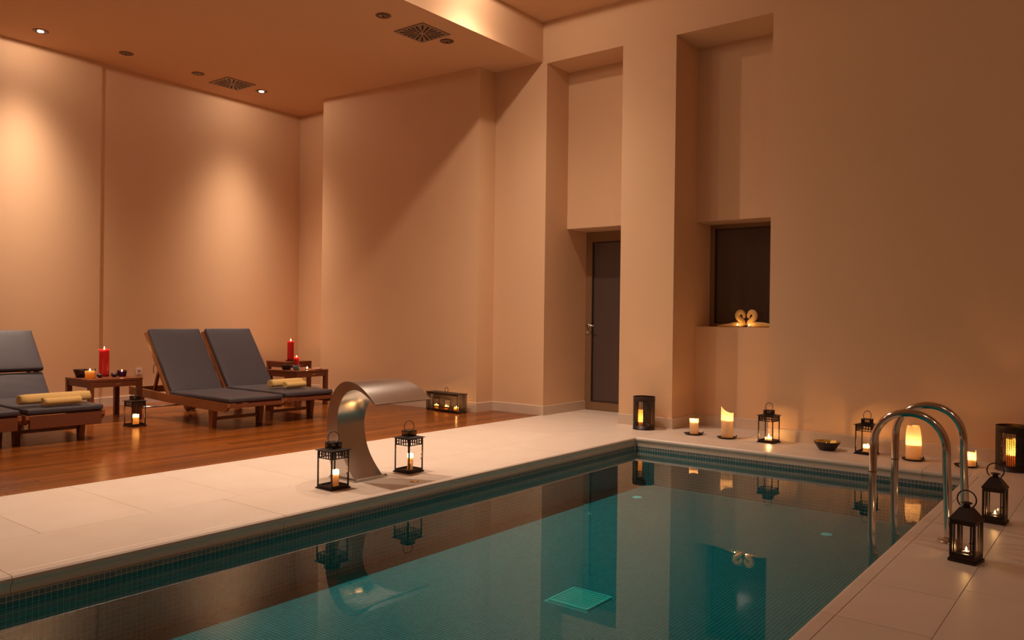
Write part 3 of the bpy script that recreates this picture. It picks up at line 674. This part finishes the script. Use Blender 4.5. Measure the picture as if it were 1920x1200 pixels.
for sx in (-1, 1):
    for sy in (-1, 1): q.bbox(sx*(Lh-.02)-.012, sx*(Lh-.02)+.012, sy*(Dh-.014)-.012, sy*(Dh-.014)+.012, 0, 0.013, .002)
obj('base', q, M['iron'], bx)
q = MB(); q.bbox(-Lh-.008, Lh+.008, -Dh-.008, Dh+.008, Hb-0.002, Hb+0.006, .002); lid = obj('lid', q, M['iron'], bx)
q = MB(); q.tube([(0.03*math.cos(a), 0, Hb+0.036+0.034*math.sin(a)) for a in [2*PI*k/24 for k in range(24)]], 0.0035, 8, closed=True); obj('ring_handle', q, M['iron'], lid)
q = MB()
for k in range(90):
    x = random.uniform(-Lh+.02, Lh-.02); y = random.uniform(-Dh+.015, -0.042) if k % 2 else random.uniform(0.042, Dh-.015); s = 0.010; a = random.uniform(0, 6)
    z = 0.021+random.uniform(0, 0.012)
    q.add([(x+s*math.cos(a), y+s*math.sin(a), z), (x-s*math.sin(a), y+s*math.cos(a), z+.006), (x-s*math.cos(a), y-s*math.sin(a), z), (x+s*math.sin(a), y-s*math.cos(a), z+.004)], [(0, 1, 2, 3)])
tag(obj('dried_petals', q, M['burgundy']), 'dark red dried petals strewn in the long pierced candle box', 'petals', kind='stuff'); pet = bpy.context.scene.collection.objects['dried_petals']
pet.location = (0, 0, 0); pet.parent = bx; pet.pop('label'); pet.pop('category')
for i, (u, nm) in enumerate(((-0.185, 'leftmost'), (0.0, 'middle'), (0.185, 'rightmost'))):
    c_, s_ = math.cos(math.radians(-6)), math.sin(math.radians(-6)); X = -6.64+u*c_; Y = 7.20+u*s_
    small_candle(X, Y, 0.021, 0.028, 0.045, M['wax_amber'], nm+' of three stubby candles inside the long pierced box', 'candles inside the long pierced box', 0.45, fh=0.03)

# ------------------------------------------------------------------ bowl
def bowl(x, y, z, R, Hh, n, label, inner, sm=False):
    t = thing('bowl', label, 'bowl', (x, y, z))
    q = MB(); q.lathe([(R*0.55, 0), (R*0.60, 0.003), (R*0.98, Hh*0.93), (R, Hh), (R*0.965, Hh)], n, smooth=sm); obj('shell', q, M['darkbowl'], t)
    q = MB(); q.lathe([(R*0.964, Hh), (R*0.9, Hh*0.80), (R*0.62, Hh*0.40), (R*0.25, Hh*0.34), (0.0002, Hh*0.34)], n, smooth=sm); q.f = q.f[:-1]; q.sm = q.sm[:-1]; obj('lining', q, inner, t)
    return t
bowl(-2.17, 7.40, 0.001, 0.117, 0.078, 12, 'dark flared bowl with gold lining on the far pool edge', M['gold'])
tealight(-2.175, 7.395, 0.031, 'tealight floating in the gold-lined bowl', 'tealight in the gold-lined bowl', 0.25)
for k, (dx, dy) in enumerate(((-0.055, -0.01), (-0.02, 0.045), (0.045, 0.025))):
    q = MB(); q.lathe([(0.0002, 0), (0.014, 0.003), (0.019, 0.011), (0.014, 0.019), (0.0002, 0.022)], 14)
    o = obj('pebble', q, M['pebble']); o.location = (-2.17+dx, 7.40+dy, 0.036); o.rotation_euler = (0.3, 0.2, k); tag(o, ('left', 'rear', 'right')[k]+' dark pebble among those in the gold-lined bowl', 'pebble', 'pebbles in the gold-lined bowl')

# ------------------------------------------------------------------ steel waterfall spout
def spout():
    t = thing('waterfall_spout', 'curved brushed steel waterfall spout arching over the pool edge', 'water spout', (0, 0, 0))
    # profile pairs (outer, inner) in x,z from base to lip; w = half width, centre y
    outer = [(-4.475, 0.012), (-4.530, 0.11), (-4.556, 0.21), (-4.568, 0.32), (-4.563, 0.42), (-4.537, 0.53), (-4.478, 0.62), (-4.395, 0.678), (-4.300, 0.696), (-4.195, 0.680), (-4.100, 0.634), (-4.002, 0.558)]
    inner = [(-4.262, 0.012), (-4.352, 0.11), (-4.408, 0.20), (-4.440, 0.30), (-4.452, 0.39), (-4.440, 0.475), (-4.402, 0.552), (-4.340, 0.610), (-4.270, 0.636), (-4.185, 0.640), (-4.098, 0.608), (-4.004, 0.554)]
    hw = [0.130, 0.126, 0.124, 0.124, 0.126, 0.132, 0.150, 0.180, 0.212, 0.240, 0.258, 0.268]; yc = 3.82
    O = smooth_curve([(a, b, w_) for (a, b), w_ in zip(outer, hw)], 6); I = smooth_curve([(a, b, w_) for (a, b), w_ in zip(inner, hw)], 6); n = len(O)
    # keep the near edge in one plane: the sheet widens away from the near side
    def yn(w_): return yc-0.130-(w_-0.130)*0.35
    def yf(w_): return yc+0.130+(w_-0.130)*1.65
    def sheet(P, nm, flip):
        q = MB(); vs = []; m = 6
        for p in P:
            for k in range(m+1): vs.append((p[0], yn(p[2])+(yf(p[2])-yn(p[2]))*k/m, p[1]))
        fs = [(i*(m+1)+k, i*(m+1)+k+1, (i+1)*(m+1)+k+1, (i+1)*(m+1)+k) for i in range(n-1) for k in range(m)]
        if flip: fs = [f[::-1] for f in fs]
        q.add(vs, fs, True); return obj(nm, q, M['steel'], t)
    sheet(O, 'outer_sheet', True); sheet(I, 'inner_sheet', False)
    for nm, yy in (('near_side', yn), ('far_side', yf)):
        q = MB(); q.add([(p[0], yy(p[2]), p[1]) for p in O]+[(p[0], yy(p[2]), p[1]) for p in I], [(i, i+1, n+i+1, n+i) for i in range(n-1)], False); obj('side_plate', q, M['steel'], t)
    q = MB(); q.bbox(-4.51, -4.225, yc-0.155, yc+0.155, 0, 0.012, .003); obj('base_plate', q, M['steel'], t)
    for sx in (-4.495, -4.238):
        for sy in (yc-0.142, yc+0.142):
            q = MB(); q.lathe([(0.008, 0.012), (0.008, 0.019), (0.0002, 0.021)], 6, (sx, sy, 0), smooth=False); obj('bolt', q, M['bronze'], t)
    return t
spout()
q = MB(); q.lathe([(0.030, 0), (0.030, 0.003), (0.022, 0.005), (0.006, 0.006), (0.0002, 0.006)], 20); o = obj('brass_cap', q, M['brass']); o.location = (-3.955, 3.97, 0.0008); tag(o, 'small brass floor cap in the coping beside the spout base', 'floor cap')

# ------------------------------------------------------------------ pool ladder
lad = thing('pool_ladder', 'polished steel pool ladder with two arched grab rails', 'ladder', (0, 0, 0))
def rail(y):
    cx, rx, zt, zs = -0.950, 0.180, 0.690, 0.47
    pts = [(cx+rx+0.012, y+0.03, 0.0), (cx+rx+0.006, y+0.02, 0.2), (cx+rx, y+0.01, 0.38)]
    for k in range(0, 17):
        a = PI*k/16; pts.append((cx+rx*math.cos(a), y, zs+(zt-zs-0.022)*math.sin(a)**0.9 if 0 < k < 16 else zs))
    pts += [(cx-rx, y-0.01, 0.3), (cx-rx, y-0.015, 0.1), (cx-rx+0.004, y-0.02, -0.08), (cx-rx+0.03, y-0.02, -0.16), (cx-rx+0.045, y-0.02, -0.30), (cx-rx+0.045, y-0.02, -0.445)]
    q = MB(); q.tube(smooth_curve(pts, 4), 0.0205, 20); obj('grab_rail', q, M['chrome'], lad)
    q = MB(); q.lathe([(0.058, 0.0), (0.058, 0.006), (0.050, 0.012), (0.030, 0.016), (0.0225, 0.022)], 32, (cx+rx+0.012, y+0.03, 0)); obj('floor_flange', q, M['chrome'], lad)
    q = MB(); q.lathe([(0.0217, -0.002), (0.0222, 0), (0.0217, 0.003)], 20, (cx-rx, y-0.012, 0.33)); q.f = q.f[:-1]; q.sm = q.sm[:-1]; obj('joint_ring', q, M['bronze'], lad)
for y in (4.70, 5.22): rail(y)
for z in (-0.20, -0.40):
    q = MB(); q.bbox(-1.125, -1.045, 4.69, 5.19, z-0.012, z+0.012, .004); obj('tread', q, M['steel'], lad)

# ------------------------------------------------------------------ sun loungers
def cushion(x0, x1, y0, y1, z0, z1, b=0.018, seg=3, puff=0.006):
    bm = bmesh.new(); nx, ny = 10, 6
    bmesh.ops.create_grid(bm, x_segments=nx, y_segments=ny, size=0.5)
    for v in bm.verts: v.co = Vector((x0+(v.co.x+0.5)*(x1-x0), y0+(v.co.y+0.5)*(y1-y0), z1))
    r = bmesh.ops.extrude_face_region(bm, geom=list(bm.faces)); 
    for e in r['geom']:
        if isinstance(e, bmesh.types.BMVert): e.co.z = z0
    bmesh.ops.recalc_face_normals(bm, faces=bm.faces)
    ed = [e for e in bm.edges if e.is_manifold and e.calc_face_angle(0) > 1.0]
    bmesh.ops.bevel(bm, geom=ed, offset=b, segments=seg, affect='EDGES', profile=0.6)
    for v in bm.verts:
        u = (v.co.x-x0)/(x1-x0); w_ = (v.co.y-y0)/(y1-y0)
        if v.co.z > (z0+z1)/2: v.co.z += puff*math.sin(PI*min(max(u, 0), 1))**0.5*math.sin(PI*min(max(w_, 0), 1))**0.5 + 0.0015*math.sin(u*19+w_*7)
    bm.verts.index_update(); q = MB(); q.add([v.co[:] for v in bm.verts], [[v.index for v in fc.verts] for fc in bm.faces], True); bm.free(); return q
def lounger(loc, label, ang, two, lift=0.0):
    # local: foot end at x=0, head end at x=-2.0, width along +y 0..0.66, camera side y=0
    t = thing('sun_lounger', label, 'sun lounger', loc, 0, 'teak sun loungers with slate cushions')
    Wd = 0.66; T = M['teak']
    for y in (0.0, Wd-0.03):
        q = MB(); zt = 0.285
        # rail: slight downward sweep to the foot, rounded scroll end
        poly = [(-1.98, 0.235), (-1.2, 0.205), (-0.4, 0.185), (-0.06, 0.185), (-0.02, 0.205), (0.0, 0.235), (0.0, 0.270), (-0.4, 0.278), (-1.2, 0.292), (-1.98, 0.325)]
        n = len(poly); q.add([(a, y, b) for a, b in poly]+[(a, y+0.03, b) for a, b in poly], [tuple(range(n)), tuple(range(2*n-1, n-1, -1))]+[(i, n+i, n+(i+1) % n, (i+1) % n) for i in range(n)]); obj('side_rail', q, T, t, True)
    q = MB(); q.bbox(-0.03, 0.004, 0.03, Wd-0.03, 0.150 if two else 0.222, 0.262, .004); obj('end_rail', q, M['teak_dark'], t)
    q = MB(); q.bbox(-1.98, -1.95, 0.03, Wd-0.03, 0.24, 0.315, .004); obj('end_rail', q, T, t)
    for y in (0.032, Wd-0.082):
        q = MB(); q.add([(-0.38, y, 0), (-0.33, y, 0), (-0.30, y, 0.21), (-0.40, y, 0.21), (-0.38, y+0.05, 0), (-0.33, y+0.05, 0), (-0.30, y+0.05, 0.21), (-0.40, y+0.05, 0.21)],
                        [(0,1,2,3),(7,6,5,4),(0,4,5,1),(1,5,6,2),(2,6,7,3),(3,7,4,0)]); obj('leg', q, T, t, True)
        q = MB(); q.add([(-1.86, y, 0.08), (-1.81, y, 0.08), (-1.74, y, 0.26), (-1.84, y, 0.26), (-1.86, y+0.04, 0.08), (-1.81, y+0.04, 0.08), (-1.74, y+0.04, 0.26), (-1.84, y+0.04, 0.26)],
                        [(0,1,2,3),(7,6,5,4),(0,4,5,1),(1,5,6,2),(2,6,7,3),(3,7,4,0)]); obj('leg', q, T, t, True)
        q = MB(); q.lathe([(0.0, -0.012), (0.070, -0.014), (0.085, -0.010), (0.085, 0.010), (0.070, 0.014), (0.0, 0.012)], 28); yy = y+(-0.016 if y < 0.1 else 0.058)
        q.v = [(-1.835+a, yy+c_, 0.0855+b) for a, b, c_ in q.v]; wh = obj('wheel', q, M['teak_dark'], t)
    q = MB(); q.bbox(-0.375, -0.345, 0.08, Wd-0.08, 0.075, 0.105, .003); obj('stretcher', q, T, t)
    q = MB(); q.tube([(-1.835, 0.02, 0.0855), (-1.835, Wd-0.02, 0.0855)], 0.010, 10); obj('axle', q, M['steel'], t)
    for k in range(9):
        x = -0.09-k*0.125; q = MB(); q.bbox(x-0.05, x, 0.03, Wd-0.03, 0.258, 0.272, .002); obj('seat_slat', q, T, t)
    # backrest frame (hinge at x=-1.15)
    hx, hz = -1.15, 0.285; c_, s_ = math.cos(ang), math.sin(ang)
    def tr(q):
        q.v = [(hx-a*c_-b*s_, y, hz+a*s_-b*c_*-1) for a, y, b in q.v]; return q
    # a along backrest from hinge, b outward normal (towards the sitter is +)
    def trn(q, a0=0.0):
        q.v = [(hx-a*c_+b*s_, y, hz+a*s_+b*c_) for a, y, b in q.v]; return q
    for y in (0.02, Wd-0.06): q = MB(); q.bbox(-0.03, 0.84, y, y+0.04, -0.045, -0.005, .004); obj('backrest_rail', trn(q), T, t)
    for a in (0.10, 0.25, 0.40, 0.55, 0.70, 0.80): q = MB(); q.bbox(a-0.03, a+0.03, 0.055, Wd-0.055, -0.03, -0.012, .002); obj('backrest_slat', trn(q), T, t)
    for y in (0.065, Wd-0.095):
        q = MB(); a = 0.40; p = (hx-a*c_-0.03*s_, y, hz+a*s_-0.03*c_); q.bar(p, (hx-a*c_-0.155, y, 0.27), 0.028); obj('prop', q, M['teak_dark'], t)
    q = cushion(-1.13, 0.0, 0.012, Wd-0.012, 0.274, 0.322); obj('seat_cushion', q, M['cushion'], t)
    for y in (0.012, Wd-0.012):
        q = MB(); q.tube(smooth_curve([(hx-0.42*c_-0.04*s_, y, hz+0.42*s_-0.02), (hx-0.43*c_-0.06*s_, y, hz+0.42*s_-0.06), (hx-0.44*c_-0.05*s_, y, hz+0.42*s_-0.12)], 4), 0.004, 6); obj('tie_strap', q, M['cushion'], t)
    if two:
        q = trn(cushion(0.0, 0.315, 0.012, Wd-0.012, 0.0, 0.045)); obj('back_cushion', q, M['cushion'], t)
        q = trn(cushion(0.325, 0.83, 0.004, Wd-0.004, 0.022, 0.078)); obj('head_cushion', q, M['cushion'], t)
    else:
        q = trn(cushion(0.0, 0.85, 0.038, Wd-0.012, -0.004, 0.046)); obj('back_cushion', q, M['cushion'], t)
    return t
lounger((-7.02, 4.45, 0), 'teak lounger with slate cushion, front one of the adjoining middle pair', math.radians(52.5), False)
lounger((-7.13, 5.20, 0), 'teak lounger with slate cushion and two rolled towels, rear one of the middle pair', math.radians(52.5), False)
lounger((-7.385, 2.775, 0), 'teak lounger with folded slate cushions and rolled towels at the left edge', math.radians(50), True)
lounger((-7.385, 2.085, 0), 'teak lounger cut off by the left edge of the photo', math.radians(50), True)

# ------------------------------------------------------------------ rolled towels
def towel_roll(p, q_, R, label, group, turns=3.2):
    p = Vector(p); q_ = Vector(q_); d = (q_-p); Ln = d.length; ang = math.atan2(d.y, d.x)
    n = int(turns*22); th_ = R/(turns+0.35)*0.86; outer = []; inner = []
    for i in range(n+1):
        a = 2*PI*turns*i/n; rr = th_*0.55+(R-th_*0.55)*i/n
        outer.append((rr*math.cos(a), rr*math.sin(a))); inner.append(((rr-th_)*math.cos(a), (rr-th_)*math.sin(a)) if rr > th_ else (0.12*rr*math.cos(a), 0.12*rr*math.sin(a)))
    m = 10; vs = []
    for k in range(m+1):
        x = Ln*k/m; e = min(x, Ln-x); sq = 1-0.06*math.exp(-e/0.012)
        for (y, z) in outer: vs.append((x+0.004*math.sin(7*y/R+k), y*sq, z*sq*0.94))
        for (y, z) in inner: vs.append((x+0.004*math.sin(7*y/R+k), y*sq, z*sq*0.94))
    N_ = n+1; S_ = 2*N_; fs = []
    for k in range(m):
        for i in range(n):
            fs.append((k*S_+i, k*S_+i+1, (k+1)*S_+i+1, (k+1)*S_+i)); fs.append((k*S_+N_+i, (k+1)*S_+N_+i, (k+1)*S_+N_+i+1, k*S_+N_+i+1))
        fs.append((k*S_+n, k*S_+N_+n, (k+1)*S_+N_+n, (k+1)*S_+n))
    for k in (0, m):
        for i in range(n): fs.append((k*S_+i, k*S_+N_+i, k*S_+N_+i+1, k*S_+i+1))
    mb = MB(); mb.add(vs, fs, True); o = obj('rolled_towel', mb, M['towel'], None, True)
    o.location = (p.x, p.y, p.z+R*0.945); o.rotation_euler = (0, 0, ang); tag(o, label, 'towel', group); return o
zt_ = 0.331
TG = 'pale yellow rolled towels on the loungers'
towel_roll((-7.60, 2.80, zt_), (-7.64, 3.40, zt_), 0.058, 'longer rolled yellow towel on the left-edge lounger', TG, 2.6)
towel_roll((-7.46, 2.94, zt_), (-7.48, 3.26, zt_), 0.045, 'shorter rolled yellow towel on the left-edge lounger', TG)
towel_roll((-7.60, 5.34, zt_), (-7.63, 5.78, zt_), 0.056, 'longer rolled yellow towel on the rear middle lounger', TG, 2.6)
towel_roll((-7.46, 5.44, zt_), (-7.475, 5.72, zt_), 0.045, 'shorter rolled yellow towel on the rear middle lounger', TG)

# ------------------------------------------------------------------ side tables
def table(x, y, s, h, rz, label, mat):
    t = thing('side_table', label, 'table', (x, y, 0), rz, 'square teak side tables'); a = s/2
    for k in range(5):
        w_ = s/5; q = MB(); q.bbox(-a+k*w_+.0015, -a+(k+1)*w_-.0015, -a, a, h-0.024, h, .002); obj('top_slat', q, mat, t)
    q = MB(); 
    for sg in (-1, 1): q.bbox(-a+.03, a-.03, sg*(a-.02)-.011, sg*(a-.02)+.011, h-0.085, h-0.024, .002); q.bbox(sg*(a-.02)-.011, sg*(a-.02)+.011, -a+.03, a-.03, h-0.085, h-0.024, .002)
    obj('apron', q, mat, t)
    for sx in (-1, 1):
        for sy in (-1, 1): q = MB(); q.bbox(sx*(a-.028)-.026, sx*(a-.028)+.026, sy*(a-.028)-.026, sy*(a-.028)+.026, 0, h-0.024, .003); obj('leg', q, mat, t)
    q = MB(); q.bbox(a-0.0095, a-0.0070, -0.005, 0.045, h-0.062, h-0.050, .001); obj('maker_plate', q, M['brass'], t)
    return t
TW = M['teak_dark']
table(-8.855, 4.105, 0.57, 0.45, 0, 'square teak side table with red candle between the left loungers', TW)
table(-8.60, 6.47, 0.55, 0.45, math.radians(6), 'square teak side table with small red candle behind the rear lounger', TW)
table(-9.58, 7.05, 0.45, 0.50, math.radians(3), 'square teak side table with tall red candle in the room corner', TW)
RC = 'red pillar candles on the side tables'
def z45(R, H): pass
tz = 0.45
pillar(-9.00, 4.17, tz+0.001, 0.052, 0.30, lambda a: 0.298+0.004*math.sin(3*a), 0.016, M['wax_red'], 'large red pillar candle on the left side table', RC, 1.2, name='pillar_candle', fl_h=0.04, bulge=0.006)
pillar(-9.52, 7.03, 0.5+0.012, 0.046, 0.275, lambda a: 0.273+0.003*math.sin(3*a), 0.014, M['wax_red'], 'tall red pillar candle on the corner side table', RC, 0.9, fl_h=0.04, bulge=0.006)
q = MB(); q.lathe([(0.06, 0), (0.068, 0.006), (0.072, 0.010), (0.066, 0.010), (0.0, 0.010)], 28); o = obj('candle_plate', q, M['iron']); o.location = (-9.52, 7.03, 0.501); tag(o, 'dark dish under the tall red candle in the corner', 'candle plate')
# glass candle
def glass_candle(x, y, z, R, H, wax, wh, glass, label, power, tap=0.9):
    t = thing('glass_candle', label, 'candle', (x, y, z))
    q = MB(); q.lathe([(R*tap, 0), (R*(tap+1)/2, H*0.5), (R, H)], 32); obj('glass_cup', q, glass, t)
    q = MB(); q.lathe([(R*tap-0.003, 0.003), (R-0.0045, wh), (0.0002, wh)], 32); obj('wax', q, wax, t)
    flame(t, wh+0.002, power, 0.022, 0.005); return t
glass_candle(-8.80, 3.93, tz+0.001, 0.055, 0.105, M['wax_amber'], 0.08, M['glass'], 'amber candle in a clear glass on the left side table', 0.35)
glass_candle(-8.86, 4.30, tz+0.001, 0.052, 0.068, M['purpleglass'], 0.05, M['purpleglass'], 'low purple glass candle on the left side table', 0.2, 0.8)
bowl(-9.02, 3.93, tz+0.001, 0.075, 0.085, 24, 'small dark bowl at the back of the left side table', M['darkbowl'], True)
def pebble(x, y, z, s, label):
    q = MB(); bm = bmesh.new(); bmesh.ops.create_icosphere(bm, subdivisions=2, radius=s)
    for v in bm.verts: v.co *= 1+0.10*math.sin(7*v.co.x/s+3*v.co.z/s+x*9); v.co.z *= 0.75
    zmin = min(v.co.z for v in bm.verts)
    bm.verts.index_update(); q.add([(v.co.x, v.co.y, v.co.z-zmin) for v in bm.verts], [[v.index for v in fc.verts] for fc in bm.faces], True); bm.free()
    o = obj('pebble', q, M['pebble']); o.location = (x, y, z); tag(o, label, 'pebble', 'dark pebbles on the left side table')
pebble(-8.83, 4.045, tz+.001, 0.032, 'dark pebble between amber glass and red candle')
pebble(-8.83, 4.20, tz+.001, 0.036, 'dark pebble between red candle and purple glass')
# table two: bowl, blue-grey cup with red candle, tealights, pink dish
bowl(-8.64, 6.32, tz+0.001, 0.082, 0.058, 10, 'black scalloped bowl on the side table behind the rear lounger', M['darkbowl'])
q = MB(); q.lathe([(0.036, 0), (0.041, 0.006), (0.041, 0.058), (0.036, 0.062), (0.034, 0.055), (0.0, 0.05)], 28)
o = obj('candle_cup', q, M['bluecup']); o.location = (-8.50, 6.37, tz+0.001); tag(o, 'blue-grey ceramic cup holding the small red candle', 'candle cup')
pillar(-8.50, 6.37, tz+0.052, 0.031, 0.115, lambda a: 0.113+0.004*math.sin(2*a), 0.02, M['wax_red'], 'small red pillar candle standing in a blue-grey cup', RC, 0.6, fl_h=0.035, bulge=0.01)
tealight(-8.43, 6.48, tz+0.001, 'tealight on the rear side table beside the blue-grey cup', 'tealights on the rear side table', 0.2)
tealight(-8.55, 6.58, tz+0.001, 'tealight on the rear side table near the pink dish', 'tealights on the rear side table', 0.2)
q = MB(); q.lathe([(0.05, 0), (0.058, 0.014), (0.054, 0.014), (0.046, 0.005), (0.0, 0.005)], 28); o = obj('dish', q, M['pinkdish']); o.location = (-8.44, 6.66, tz+0.001); tag(o, 'pink shallow dish on the rear side table', 'dish')

# ------------------------------------------------------------------ towels and tealights on the window sill
SG = 'yellow towels folded into two facing swans'
def swan(sgn, label):
    t = thing('towel_swan', label, 'towel', (-3.305, 8.33, 1.086), 0, SG)
    # neck loop: half of a heart, sgn=-1 left, +1 right
    pts = [(0.026, 0.02), (0.034, 0.050), (0.058, 0.074), (0.088, 0.098), (0.098, 0.130), (0.082, 0.158), (0.056, 0.164), (0.034, 0.148), (0.024, 0.120), (0.028, 0.098)]
    rr = [0.022, 0.026, 0.029, 0.029, 0.028, 0.027, 0.026, 0.022, 0.017, 0.010]
    P = smooth_curve([(sgn*a, 0, b) for a, b in pts], 5); R = [v[0] for v in smooth_curve([(r, 0, 0) for r in rr], 5)]
    q = MB(); q.tube(P, R, 12); obj('neck', q, M['towel'], t)
    pts = [(0.03, 0.024), (0.06, 0.030), (0.14, 0.030), (0.20, 0.027), (0.25, 0.022), (0.29, 0.014)] if sgn > 0 else [(0.03, 0.022), (0.06, 0.030), (0.13, 0.028), (0.20, 0.020), (0.27, 0.014), (0.33, 0.009)]
    rr = [0.022, 0.028, 0.028, 0.025, 0.020, 0.012] if sgn > 0 else [0.02, 0.028, 0.026, 0.018, 0.012, 0.007]
    P = smooth_curve([(sgn*a, 0, b) for a, b in pts], 4); R = [v[0] for v in smooth_curve([(r, 0, 0) for r in rr], 4)]
    q = MB(); q.tube(P, R, 12); obj('body', q, M['towel'], t); return t
swan(-1, 'left yellow towel swan of the heart on the window sill'); swan(1, 'right yellow towel swan of the heart on the window sill')
tealight(-3.375, 8.262, 1.086, 'left tealight in front of the towel swans', 'tealights on the window sill', 0.09)
tealight(-3.245, 8.262, 1.086, 'right tealight in front of the towel swans', 'tealights on the window sill', 0.09)
